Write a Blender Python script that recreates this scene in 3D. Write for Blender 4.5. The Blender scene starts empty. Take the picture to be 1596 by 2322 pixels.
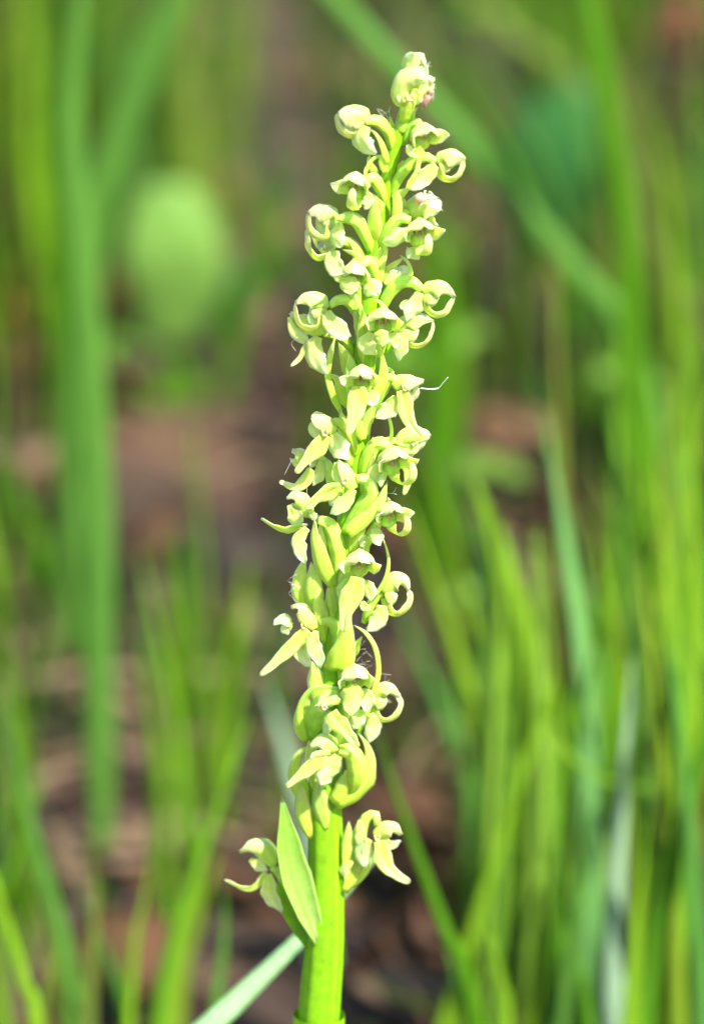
import bpy, math, random
import numpy as np
from mathutils import Vector, Matrix, noise

random.seed(7)
scene = bpy.context.scene
COL = scene.collection

# ------------------------------------------------------------------ camera, light, exposure
PITCH = math.radians(17.0)
DIST = 0.60                       # camera to the orchid, metres
FRAME_W = 0.10                    # width seen at that distance
CAM = Vector((0.0, -DIST * math.cos(PITCH), 0.20 + DIST * math.sin(PITCH)))
cd = bpy.data.cameras.new('camera')
cam = bpy.data.objects.new('camera', cd)
COL.objects.link(cam)
cam.location = CAM
cam.rotation_euler = (math.pi / 2 - PITCH, 0, 0)
cd.sensor_fit = 'HORIZONTAL'
cd.sensor_width = 15.0
cd.lens = 15.0 * DIST / FRAME_W   # 90 mm
cd.clip_start = 0.01
cd.clip_end = 400
cd.dof.use_dof = True
cd.dof.focus_distance = 0.594
cd.dof.aperture_fstop = 7.6
cd.dof.aperture_blades = 9
scene.camera = cam

SUN_TO = Vector((0.47, -0.46, 0.80)).normalized()
world = bpy.data.worlds.new('World')
scene.world = world
world.use_nodes = True
wn = world.node_tree
wn.nodes.clear()
sky = wn.nodes.new('ShaderNodeTexSky')
sky.sky_type = 'NISHITA'
sky.sun_disc = False
sky.sun_elevation = math.asin(SUN_TO.z)
sky.sun_rotation = math.atan2(SUN_TO.x, SUN_TO.y)
bg = wn.nodes.new('ShaderNodeBackground')
bg.inputs['Strength'].default_value = 0.115
wo = wn.nodes.new('ShaderNodeOutputWorld')
wn.links.new(sky.outputs[0], bg.inputs[0])
wn.links.new(bg.outputs[0], wo.inputs[0])
sl = bpy.data.lights.new('sun', 'SUN')
sl.energy = 5.0
sl.angle = math.radians(0.5)
sl.color = (1.0, 0.97, 0.90)
sun = bpy.data.objects.new('sun', sl)
COL.objects.link(sun)
sun.rotation_euler = SUN_TO.to_track_quat('Z', 'Y').to_euler()

scene.view_settings.view_transform = 'Standard'
scene.view_settings.look = 'None'
scene.view_settings.gamma = 1.0
scene.view_settings.use_curve_mapping = False
scene.view_settings.exposure = 1.55
scene.cycles.use_denoising = True
scene.cycles.max_bounces = 8
scene.cycles.transmission_bounces = 6

# ------------------------------------------------------------------ helpers
K = FRAME_W / DIST / 1596.0
FWD = Vector((0, math.cos(PITCH), -math.sin(PITCH)))
UP = Vector((0, math.sin(PITCH), math.cos(PITCH)))


def ray(vx, vy):
    return FWD + Vector((1, 0, 0)) * ((vx - 798) * K) + UP * ((1161 - vy) * K)


def at(vx, vy, Y):
    """the point of the vertical plane y = Y that lies in direction (vx, vy)"""
    r = ray(vx, vy)
    return CAM + r * ((Y - CAM.y) / r.y)


def ground_y(vx, vy):
    r = ray(vx, vy)
    t = -CAM.z / r.z
    return (CAM + r * t).y


def view_of(p):
    d = p - CAM
    f = d.dot(FWD)
    return 798 + d.x / f / K, 1161 - d.dot(UP) / f / K


# open gaps in the meadow through which the single leaves and blades are seen: (x0, y0, x1, y1, half width, distance plane)
GAPS = [(175, 60, 190, 600, 50, .37), (190, 600, 225, 1250, 55, .37), (225, 1250, 232, 1900, 60, .37), (372, 480, 372, 700, 120, .8), (320, 850, 330, 950, 80, .8),
        (1265, 300, 1290, 460, 70, .72), (1275, 1480, 1275, 1580, 45, .6), (0, 680, 80, 710, 75, 1.0), (265, 640, 265, 740, 40, .95), (1432, 1490, 1400, 2000, 34, .17), (1400, 2000, 1392, 2320, 34, .17),
        (1240, 950, 1300, 1350, 34, .21), (1300, 1350, 1335, 1700, 34, .21), (1125, 1200, 1160, 1700, 60, .25), (1160, 1700, 1090, 2300, 60, .25), (1470, 60, 1590, 60, 60, 2.0),
        (1520, 240, 1596, 240, 50, 2.0), (600, 750, 560, 1000, 60, 2.4), (620, 150, 690, 420, 60, 2.4), (1120, 820, 1150, 1040, 50, 2.4), (900, 2000, 880, 2300, 50, .3), (420, 1950, 400, 2300, 40, .3)]


def in_gap(b, tip):
    for k in (0.35, 0.6, 0.8, 1.0):
        vx, vy = view_of(b.lerp(tip, k))
        for x0, y0, x1, y1, r, Y in GAPS:
            if b.y >= Y:
                continue
            dx, dy = x1 - x0, y1 - y0
            q = max(0.0, min(1.0, ((vx - x0) * dx + (vy - y0) * dy) / (dx * dx + dy * dy + 1e-9)))
            if math.hypot(vx - x0 - q * dx, vy - y0 - q * dy) < r:
                return True
    return False


REG = {1: (950, 150, 1.995), 2: (950, 850, 1.995), 3: (850, 1450, 1.995), 4: (850, 2050, 1.995),
       5: (750, 2750, 1.7993), 0: (0, 0, 0.6384)}
MM = 0.001
ZPX = 0.02 * MM


def P(reg, x, y, d=0.0):
    ox, oy, s = REG[reg]
    return at((ox + x / s) * 0.6384, (oy + y / s) * 0.6384, -d * MM)


def unit(reg):
    return FRAME_W / 2500.0 / REG[reg][2]


def h2w(n):
    return Vector((n[0], -n[2], n[1]))


def spline(pts, n):
    """Catmull-Rom through pts, n samples evenly spread"""
    pts = [Vector(p) for p in pts]
    if len(pts) == 2:
        return [pts[0].lerp(pts[1], i / (n - 1)) for i in range(n)]
    q = [pts[0] * 2 - pts[1]] + pts + [pts[-1] * 2 - pts[-2]]
    out = []
    for i in range(1, len(q) - 2):
        a, b, c, d = q[i - 1], q[i], q[i + 1], q[i + 2]
        for k in range(12):
            t = k / 12
            out.append(0.5 * ((2 * b) + (c - a) * t + (2 * a - 5 * b + 4 * c - d) * t * t + (3 * b - a - 3 * c + d) * t ** 3))
    out.append(pts[-1])
    L = [0.0]
    for i in range(1, len(out)):
        L.append(L[-1] + (out[i] - out[i - 1]).length)
    res, j = [], 0
    for i in range(n):
        s = L[-1] * i / (n - 1)
        while j < len(L) - 2 and L[j + 1] < s:
            j += 1
        u = (s - L[j]) / max(1e-12, L[j + 1] - L[j])
        res.append(out[j].lerp(out[j + 1], min(1, max(0, u))))
    return res


PROF = {
    'lip': [(0, .62), (.12, .8), (.3, 1), (.45, .9), (.65, .62), (.85, .46), (.95, .38), (1, .14)],
    'sep': [(0, .38), (.22, .78), (.46, 1), (.68, .9), (.85, .56), (.94, .26), (1, .06)],
    'hood': [(0, .45), (.2, .9), (.45, 1), (.66, .84), (.8, .5), (.9, .28), (1, .16)],
    'hoodf': [(0, .55), (.2, .9), (.6, 1), (.85, .85), (.95, .5), (1, .2)],
    'bract': [(0, .7), (.2, 1), (.45, .84), (.75, .45), (.92, .18), (1, .03)],
    'band': [(0, .9), (.15, 1), (.6, .85), (.9, .62), (.97, .42), (1, .15)],
    'leaf': [(0, .3), (.2, .72), (.45, 1), (.7, .78), (.9, .32), (1, .03)],
    'bell': [(0, 1), (.2, .88), (.45, .62), (.75, .46), (1, .36)],
    'boat': [(0, .5), (.2, .95), (.4, 1), (.55, .62), (.7, .26), (.85, .14), (1, .05)],
    'strip': [(0, .28), (.2, 1), (.8, .8), (1, .1)],
    'ov': [(0, .5), (.2, .85), (.5, 1), (.8, .9), (1, .55)],
    'bud': [(0, .35), (.2, .75), (.5, 1), (.8, .8), (.95, .4), (1, .05)],
    'spur': [(0, .7), (.4, .75), (.8, 1), (.95, .75), (1, .1)],
    'one': [(0, 1), (1, 1)],
}


def prof(name, v):
    a = PROF[name]
    return float(np.interp(v, [p[0] for p in a], [p[1] for p in a]))


class MB:
    def __init__(self):
        self.v, self.f, self.uv, self.c = [], [], [], []

    def petal(self, pts, w, pr='sep', n=(0, 0, 1), roll=0.0, cup=25.0, thick=0.22, na=16, nc=8, wav=0.05, vein=0.0, seed=0.0, raw=False, twist=0.0):
        """a fleshy blade swept along pts (world), width w (m), cross-section an arc of half-angle cup"""
        sp = spline(pts, na)
        hint = Vector(n) if raw else h2w(n)
        base = len(self.v)
        cup_r = math.radians(max(0.5, abs(cup)))
        sg = 1 if cup >= 0 else -1
        rows = []
        tw = twist * math.sin(seed * 12.9898) 
        prev = None
        for i, p in enumerate(sp):
            t = (sp[min(i + 1, na - 1)] - sp[max(i - 1, 0)]).normalized()
            h = hint - t * hint.dot(t)
            if h.length < 0.15 and prev is not None:
                h = prev - t * prev.dot(t)
            elif prev is not None and h.dot(prev) < 0 and h.length < 0.5:
                h = prev - t * prev.dot(t)
            nn = h.normalized()
            prev = nn
            rl = roll + tw * (i / (na - 1))
            if rl:
                nn = (Matrix.Rotation(math.radians(rl), 3, t) @ nn)
            s = t.cross(nn)
            v = i / (na - 1)
            ww = w * prof(pr, v)
            r = (ww / 2) / (math.sin(cup_r) if cup_r < math.pi / 2 else 1.0)
            row = []
            for j in range(nc + 1):
                u = -1 + 2 * j / nc
                a = u * cup_r
                off = s * (r * math.sin(a)) + nn * (sg * (r * math.cos(a) - r))
                e = abs(u) ** 2
                wob = noise.noise(Vector((v * 4.0 + seed * 7.1, u * 1.2 + (3 if u > 0 else 0), seed * 3.3)))
                off += nn * (wob * wav * w * (0.35 + e))
                off += s * (noise.noise(Vector((v * 5.0 + seed * 2.7, 9.0 if u > 0 else 2.0, seed))) * wav * 0.7 * w * e)
                if wav > 0.05:
                    off += nn * (noise.noise(Vector((v * 11.0 + seed * 1.9, 5.0 if u > 0 else 1.0, seed * 2.0))) * wav * 0.45 * w * e * e)
                if vein:
                    off -= nn * (sg * vein * w * math.exp(-(u * 7) ** 2))
                row.append((p + off, nn, u, v))
            rows.append(row)
        # vertex normals of the mid surface
        N = [[None] * (nc + 1) for _ in range(na)]
        for i in range(na):
            for j in range(nc + 1):
                du = rows[i][min(j + 1, nc)][0] - rows[i][max(j - 1, 0)][0]
                dv = rows[min(i + 1, na - 1)][j][0] - rows[max(i - 1, 0)][j][0]
                c = dv.cross(du)
                N[i][j] = c.normalized() if c.length > 1e-14 else rows[i][j][1]
        th = thick * MM * (0.62 if raw or len(self.v) == 0 and w < 0.006 else 1.0)
        for side in (1, -1):
            for i in range(na):
                for j in range(nc + 1):
                    p, nn, u, v = rows[i][j]
                    k = (1 - abs(u) ** 3 * 0.75) * (1 - 0.7 * v ** 4)
                    self.v.append(p + N[i][j] * (side * th * 0.5 * k))
                    self.uv.append(((u + 1) / 2, v))
        m = nc + 1
        top, bot = base, base + na * m
        for i in range(na - 1):
            for j in range(nc):
                a, b, c, d = i * m + j, i * m + j + 1, (i + 1) * m + j + 1, (i + 1) * m + j
                self.f.append((top + a, top + b, top + c, top + d))
                self.f.append((bot + d, bot + c, bot + b, bot + a))
            for j in (0, nc):
                a, d = i * m + j, (i + 1) * m + j
                q = (top + d, bot + d, bot + a, top + a) if j == 0 else (top + a, bot + a, bot + d, top + d)
                self.f.append(q)
        for i in (0, na - 1):
            for j in range(nc):
                a, b = i * m + j, i * m + j + 1
                q = (top + a, bot + a, bot + b, top + b) if i == 0 else (top + b, bot + b, bot + a, top + a)
                self.f.append(q)
        return self

    def tube(self, pts, w, pr='ov', na=18, nr=14, ribs=0.0, twist=1.0, flat=1.0, cap=True):
        sp = spline(pts, na)
        base = len(self.v)
        ref = None
        for i, p in enumerate(sp):
            t = (sp[min(i + 1, na - 1)] - sp[max(i - 1, 0)]).normalized()
            if ref is None:
                ref = Vector((0, -1, 0.2))
            a = (ref - t * ref.dot(t)).normalized()
            ref = a
            b = t.cross(a)
            v = i / (na - 1)
            r = 0.5 * (w[0] + (w[1] - w[0]) * v if isinstance(w, tuple) else w * prof(pr, v)) if not callable(w) else 0.5 * w(v)
            for k in range(nr):
                an = 2 * math.pi * k / nr
                rr = r * (1 + ribs * math.cos(6 * an / 1.0 + twist * 3 * v))
                self.v.append(p + a * (rr * math.cos(an) * flat) + b * (rr * math.sin(an)))
                self.uv.append((k / nr, v))
        for i in range(na - 1):
            for k in range(nr):
                a0, b0 = base + i * nr + k, base + i * nr + (k + 1) % nr
                self.f.append((a0, b0, b0 + nr, a0 + nr))
        if cap:
            for i, rev in ((0, True), (na - 1, False)):
                ids = [base + i * nr + k for k in range(nr)]
                self.f.append(tuple(reversed(ids)) if rev else tuple(ids))
        return self

    def blob(self, c, r, stretch=(1, 1, 1), rot=None, lump=0.1, seed=0, nu=12, nv=8):
        base = len(self.v)
        R = rot or Matrix.Identity(3)
        for i in range(nv + 1):
            th = math.pi * i / nv
            for k in range(nu):
                ph = 2 * math.pi * k / nu
                d = Vector((math.sin(th) * math.cos(ph), math.sin(th) * math.sin(ph), math.cos(th)))
                q = 1 + lump * noise.noise(d * 2.2 + Vector((seed * 5.3, seed, 0)))
                d = Vector((d.x * stretch[0], d.y * stretch[1], d.z * stretch[2])) * (r * q)
                self.v.append(Vector(c) + R @ d)
                self.uv.append((k / nu, i / nv))
        for i in range(nv):
            for k in range(nu):
                a0, b0 = base + i * nu + k, base + i * nu + (k + 1) % nu
                self.f.append((a0, a0 + nu, b0 + nu, b0))
        return self

    def build(self, name, mat, parent=None, cols=None, origin=None):
        o_ = Vector(origin) if origin is not None else Vector((0, 0, 0))
        me = bpy.data.meshes.new(name)
        V = np.array([tuple(v - o_) for v in self.v], dtype=np.float32)
        me.from_pydata([tuple(r) for r in V.tolist()], [], self.f)
        uvl = me.uv_layers.new(name='UVMap')
        li = np.zeros(len(me.loops), dtype=np.int32)
        me.loops.foreach_get('vertex_index', li)
        uv = np.array(self.uv, dtype=np.float32)[li]
        uvl.data.foreach_set('uv', uv.ravel())
        if cols is not None:
            at_ = me.color_attributes.new('tint', 'FLOAT_COLOR', 'POINT')
            at_.data.foreach_set('color', np.array(cols, dtype=np.float32).ravel())
        me.polygons.foreach_set('use_smooth', [True] * len(me.polygons))
        me.materials.append(mat)
        me.update()
        ob = bpy.data.objects.new(name, me)
        COL.objects.link(ob)
        ob.location = o_
        if parent is not None:
            ob.parent = parent
            ob.location = o_ - parent_world(parent)
        return ob


def parent_world(p):
    loc = Vector((0, 0, 0))
    while p is not None:
        loc += p.location
        p = p.parent
    return loc


def tag(o, label=None, cat=None, group=None, kind=None):
    if label: o['label'] = label
    if cat: o['category'] = cat
    if group: o['group'] = group
    if kind: o['kind'] = kind
    return o


def empty(name, loc):
    o = bpy.data.objects.new(name, None)
    COL.objects.link(o)
    o.location = loc
    return o


# ------------------------------------------------------------------ materials
def leafy(name, base, tip, trans=0.3, tcol=None, rough=0.42, sss=0.3, veins=14.0, vbump=0.25, mott=0.18, spec=0.4, attr=False, radius=(0.9, 1.0, 0.35), scale=0.0007, tipc=0.0, veinc=0.03):
    m = bpy.data.materials.new(name)
    m.use_nodes = True
    nt = m.node_tree
    nt.nodes.clear()
    N, L = nt.nodes.new, nt.links.new
    out = N('ShaderNodeOutputMaterial')
    pb = N('ShaderNodeBsdfPrincipled')
    tr = N('ShaderNodeBsdfTranslucent')
    mx = N('ShaderNodeMixShader')
    mx.inputs[0].default_value = trans
    L(pb.outputs[0], mx.inputs[1]); L(tr.outputs[0], mx.inputs[2]); L(mx.outputs[0], out.inputs[0])
    uv = N('ShaderNodeTexCoord')
    sep = N('ShaderNodeSeparateXYZ')
    L(uv.outputs['UV'], sep.inputs[0])
    # length gradient of the colour, base to tip; painted sheen on the glossy blade
    mixc = N('ShaderNodeMix'); mixc.data_type = 'RGBA'
    mixc.inputs[6].default_value = (*base, 1)
    mixc.inputs[7].default_value = (*tip, 1)
    nz = N('ShaderNodeTexNoise'); nz.inputs['Scale'].default_value = 700.0; nz.inputs['Detail'].default_value = 3
    obn = N('ShaderNodeTexCoord')
    L(obn.outputs['Object'], nz.inputs['Vector'])
    ramp = N('ShaderNodeMapRange')
    ramp.inputs[1].default_value = 0.0; ramp.inputs[2].default_value = 0.75
    L(sep.outputs[1], ramp.inputs[0]); L(ramp.outputs[0], mixc.inputs[0])
    col = mixc.outputs[2]
    if attr:
        at_ = N('ShaderNodeAttribute'); at_.attribute_name = 'tint'
        col = at_.outputs['Color']
    if tipc:
        tr_ = N('ShaderNodeMapRange'); tr_.inputs[1].default_value = 0.86; tr_.inputs[2].default_value = 1.0; tr_.inputs[4].default_value = tipc
        L(sep.outputs[1], tr_.inputs[0])
        tmx = N('ShaderNodeMix'); tmx.data_type = 'RGBA'
        L(tr_.outputs[0], tmx.inputs[0]); L(col, tmx.inputs[6]); tmx.inputs[7].default_value = (0.62, 0.55, 0.10, 1)
        oi = N('ShaderNodeObjectInfo')
        hs = N('ShaderNodeHueSaturation')
        r_ = N('ShaderNodeMapRange'); r_.inputs[3].default_value = 0.485; r_.inputs[4].default_value = 0.515
        L(oi.outputs['Random'], r_.inputs[0]); L(r_.outputs[0], hs.inputs['Hue']); L(tmx.outputs[2], hs.inputs['Color'])
        col = hs.outputs[0]
    # mottling and fine lengthwise veins
    vm = N('ShaderNodeMath'); vm.operation = 'MULTIPLY'; vm.inputs[1].default_value = veins * 2 * math.pi
    L(sep.outputs[0], vm.inputs[0])
    vs = N('ShaderNodeMath'); vs.operation = 'SINE'
    L(vm.outputs[0], vs.inputs[0])
    mo = N('ShaderNodeMapRange')
    mo.inputs[1].default_value = 0.3; mo.inputs[2].default_value = 0.7
    mo.inputs[3].default_value = 1 - mott; mo.inputs[4].default_value = 1 + mott
    L(nz.outputs[0], mo.inputs[0])
    vv = N('ShaderNodeMath'); vv.operation = 'MULTIPLY_ADD'; vv.inputs[1].default_value = veinc
    L(vs.outputs[0], vv.inputs[0]); L(mo.outputs[0], vv.inputs[2])
    mc = N('ShaderNodeMix'); mc.data_type = 'RGBA'; mc.blend_type = 'MULTIPLY'; mc.inputs[0].default_value = 1
    L(col, mc.inputs[6]); L(vv.outputs[0], mc.inputs[7])
    L(mc.outputs[2], pb.inputs['Base Color'])
    if tcol is None:
        L(mc.outputs[2], tr.inputs['Color'])
    else:
        tm = N('ShaderNodeMix'); tm.data_type = 'RGBA'; tm.blend_type = 'MULTIPLY'; tm.inputs[0].default_value = 1
        L(mc.outputs[2], tm.inputs[6]); tm.inputs[7].default_value = (*tcol, 1)
        L(tm.outputs[2], tr.inputs['Color'])
    bp = N('ShaderNodeBump'); bp.inputs['Strength'].default_value = vbump; bp.inputs['Distance'].default_value = 0.00005
    ad = N('ShaderNodeMath'); ad.operation = 'MULTIPLY_ADD'; ad.inputs[1].default_value = 0.5
    L(vs.outputs[0], ad.inputs[0]); L(nz.outputs[0], ad.inputs[2])
    L(ad.outputs[0], bp.inputs['Height'])
    L(bp.outputs[0], pb.inputs['Normal'])
    pb.inputs['Roughness'].default_value = rough
    pb.inputs['Specular IOR Level'].default_value = spec
    if sss:
        pb.inputs['Subsurface Weight'].default_value = sss
        pb.inputs['Subsurface Radius'].default_value = radius
        pb.inputs['Subsurface Scale'].default_value = scale
    return m


M_HOOD = leafy('petal green', (0.44, 0.72, 0.07), (0.61, 0.82, 0.20), trans=0.08, sss=1.0, scale=0.0009, mott=0.06, veins=3, spec=0.3, tipc=0.4, veinc=0.07)
M_LIP = leafy('lip yellow green', (0.53, 0.76, 0.09), (0.66, 0.81, 0.20), trans=0.08, sss=1.0, scale=0.0009, mott=0.06, veins=2, spec=0.3, tipc=0.5, veinc=0.06)
M_SEP = leafy('sepal pale green', (0.50, 0.78, 0.11), (0.64, 0.84, 0.27), trans=0.08, sss=1.0, scale=0.0009, mott=0.06, veins=2, spec=0.3, tipc=0.3, veinc=0.06)
M_OVA = leafy('ovary green', (0.36, 0.58, 0.03), (0.58, 0.78, 0.11), trans=0.1, veins=6, sss=0.8, scale=0.0006, spec=0.3, tipc=0.01)
M_BRACT = leafy('bract green', (0.42, 0.66, 0.05), (0.50, 0.74, 0.12), trans=0.1, sss=1.0, scale=0.0008, veins=4, spec=0.3, mott=0.1, tipc=0.1, veinc=0.05)
M_LEAFY = leafy('lower bract green', (0.31, 0.51, 0.10), (0.20, 0.40, 0.04), trans=0.25, sss=0.6, scale=0.0008, veins=4, spec=0.4, mott=0.12, veinc=0.05)
M_STEM = leafy('stem green', (0.085, 0.27, 0.002), (0.21, 0.42, 0.006), trans=0.06, veins=11, sss=0.25, mott=0.16, spec=0.35, veinc=0.12)
M_COL = leafy('column cream', (0.66, 0.50, 0.20), (0.58, 0.36, 0.18), trans=0.1, veins=2, sss=0.4)
M_GRASS = leafy('grass mixed', (0, 0, 0), (0, 0, 0), trans=0.4, veins=5, sss=0, attr=True, spec=0.15, rough=0.6, mott=0.12, vbump=0.1)


def grass_mat(name, c, rough=0.4, trans=0.35, tip=None):
    return leafy(name, c, tip or c, trans=trans, veins=6, sss=0, mott=0.15, rough=rough, vbump=0.15, spec=0.2)


G_MINT = grass_mat('blade blue green', (0.085, 0.215, 0.028))
G_MID = grass_mat('blade mid green', (0.062, 0.18, 0.004))
G_YEL = grass_mat('blade yellow green', (0.17, 0.33, 0.014))
G_PALE = grass_mat('blade pale glaucous', (0.32, 0.47, 0.29), rough=0.3)
G_DARK = grass_mat('blade dark green', (0.03, 0.14, 0.03))
G_OLIVE = grass_mat('blade olive', (0.14, 0.20, 0.03))
G_STRAW = grass_mat('straw', (0.42, 0.31, 0.16), rough=0.6)
G_LEAF = grass_mat('broad leaf pale', (0.15, 0.29, 0.05))
G_DEAD = grass_mat('dead leaf rust', (0.17, 0.055, 0.035), rough=0.7, trans=0.15)
G_ORANGE = grass_mat('dead leaf orange', (0.46, 0.18, 0.055), rough=0.7, trans=0.15)


def soil_mat():
    m = bpy.data.materials.new('soil and leaf mould')
    m.use_nodes = True
    nt = m.node_tree
    pb = nt.nodes['Principled BSDF']
    N, L = nt.nodes.new, nt.links.new
    tc = N('ShaderNodeTexCoord')
    n1 = N('ShaderNodeTexNoise'); n1.inputs['Scale'].default_value = 9; n1.inputs['Detail'].default_value = 8
    n2 = N('ShaderNodeTexNoise'); n2.inputs['Scale'].default_value = 90; n2.inputs['Detail'].default_value = 6
    L(tc.outputs['Object'], n1.inputs['Vector']); L(tc.outputs['Object'], n2.inputs['Vector'])
    r1 = N('ShaderNodeValToRGB')
    r1.color_ramp.elements[0].position = 0.32; r1.color_ramp.elements[0].color = (0.012, 0.007, 0.003, 1)
    r1.color_ramp.elements[1].position = 0.70; r1.color_ramp.elements[1].color = (0.085, 0.040, 0.018, 1)
    e = r1.color_ramp.elements.new(0.52); e.color = (0.038, 0.018, 0.008, 1)
    L(n1.outputs[0], r1.inputs[0])
    mx = N('ShaderNodeMix'); mx.data_type = 'RGBA'; mx.blend_type = 'OVERLAY'; mx.inputs[0].default_value = 0.6
    L(r1.outputs[0], mx.inputs[6]); L(n2.outputs[0], mx.inputs[7])
    L(mx.outputs[2], pb.inputs['Base Color'])
    pb.inputs['Roughness'].default_value = 0.9
    bp = N('ShaderNodeBump'); bp.inputs['Distance'].default_value = 0.006; bp.inputs['Strength'].default_value = 0.8
    L(n2.outputs[0], bp.inputs['Height']); L(bp.outputs[0], pb.inputs['Normal'])
    return m


def plain(name, c, rough=0.5, sss=0.0, spec=0.4, trans=0.0):
    m = bpy.data.materials.new(name)
    m.use_nodes = True
    nt = m.node_tree
    pb = nt.nodes['Principled BSDF']
    nz = nt.nodes.new('ShaderNodeTexNoise'); nz.inputs['Scale'].default_value = 2500
    mx = nt.nodes.new('ShaderNodeMix'); mx.data_type = 'RGBA'
    mx.inputs[6].default_value = (*[x * 0.75 for x in c], 1); mx.inputs[7].default_value = (*[min(1, x * 1.15) for x in c], 1)
    tc = nt.nodes.new('ShaderNodeTexCoord')
    nt.links.new(tc.outputs['Object'], nz.inputs['Vector'])
    nt.links.new(nz.outputs[0], mx.inputs[0]); nt.links.new(mx.outputs[2], pb.inputs['Base Color'])
    pb.inputs['Roughness'].default_value = rough
    pb.inputs['Specular IOR Level'].default_value = spec
    if sss:
        pb.inputs['Subsurface Weight'].default_value = sss
        pb.inputs['Subsurface Radius'].default_value = (1, 0.6, 0.4)
        pb.inputs['Subsurface Scale'].default_value = 0.0004
    return m


M_SOIL = soil_mat()
M_SPIDER = plain('spider abdomen', (0.60, 0.36, 0.25), 0.3, 0.5)
M_SPLEG = plain('spider leg', (0.72, 0.68, 0.42), 0.35, 0.3)
M_HUSK = plain('insect husk', (0.28, 0.18, 0.12), 0.6, 0.2)
M_SILK = plain('silk', (0.85, 0.85, 0.82), 0.25, 0.0, 0.8)
M_SPECK = plain('dark speck', (0.06, 0.035, 0.015), 0.6)

# ------------------------------------------------------------------ ground
def ground():
    xs = sorted(set([round(-60 + 120 * i / 12, 4) for i in range(13)] + [round(-1.6 + 3.2 * i / 64, 4) for i in range(65)]))
    ys = sorted(set([round(-40 + 160 * i / 12, 4) for i in range(13)] + [round(-0.8 + 4.2 * i / 84, 4) for i in range(85)]))
    mb = MB()
    for y in ys:
        for x in xs:
            k = 1.0 if abs(x) < 1.7 and -0.9 < y < 3.5 else 0.0
            z = k * (0.018 * noise.noise(Vector((x * 5, y * 5, 0))) + 0.008 * noise.noise(Vector((x * 17, y * 17, 4)))) - 0.008
            mb.v.append(Vector((x, y, z))); mb.uv.append((x, y))
    w = len(xs)
    for j in range(len(ys) - 1):
        for i in range(w - 1):
            mb.f.append((j * w + i, j * w + i + 1, (j + 1) * w + i + 1, (j + 1) * w + i))
    o = mb.build('ground', M_SOIL)
    tag(o, kind='structure')


ground()

# leaf litter and straw lying on the soil
def litter():
    rng = random.Random(11)
    mb, cols = MB(), []
    for i in range(1700):
        y = 0.0 + 2.6 * rng.random() ** 1.3
        x = rng.uniform(-1, 1) * (0.16 + 0.17 * (y + 0.6))
        a = rng.uniform(0, 2 * math.pi)
        n0 = len(mb.v)
        d = Vector((math.cos(a), math.sin(a), 0))
        z = rng.uniform(0.0, 0.015)
        if rng.random() < 0.75:
            L = rng.uniform(0.015, 0.045); w = L * rng.uniform(0.35, 0.6)
            c = rng.choice([(0.09, 0.045, 0.025), (0.05, 0.027, 0.015), (0.18, 0.10, 0.055), (0.21, 0.14, 0.085), (0.03, 0.018, 0.010), (0.11, 0.055, 0.03), (0.12, 0.06, 0.03)])
        else:
            L = rng.uniform(0.04, 0.13); w = rng.uniform(0.002, 0.005)
            c = rng.choice([(0.22, 0.16, 0.09), (0.16, 0.115, 0.065), (0.12, 0.085, 0.04)])
        b = Vector((x, y, z))
        lift = rng.uniform(0.002, 0.012)
        mb.petal([b, b + d * L * .5 + Vector((0, 0, lift)), b + d * L + Vector((0, 0, rng.uniform(0, .006)))], w, 'sep', n=(0, 1, 0), cup=rng.choice([-40, 15, 40]),
                 thick=0.3, na=5, nc=2, wav=0.25, seed=i * 0.37, roll=rng.uniform(-35, 35))
        cols += [(*c, 1)] * (len(mb.v) - n0)
    o = mb.build('leaf_litter', M_GRASS, cols=cols)
    tag(o, 'brown dead leaves and straw scattered over the soil behind the orchid', 'leaf litter', kind='stuff')


litter()

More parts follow.
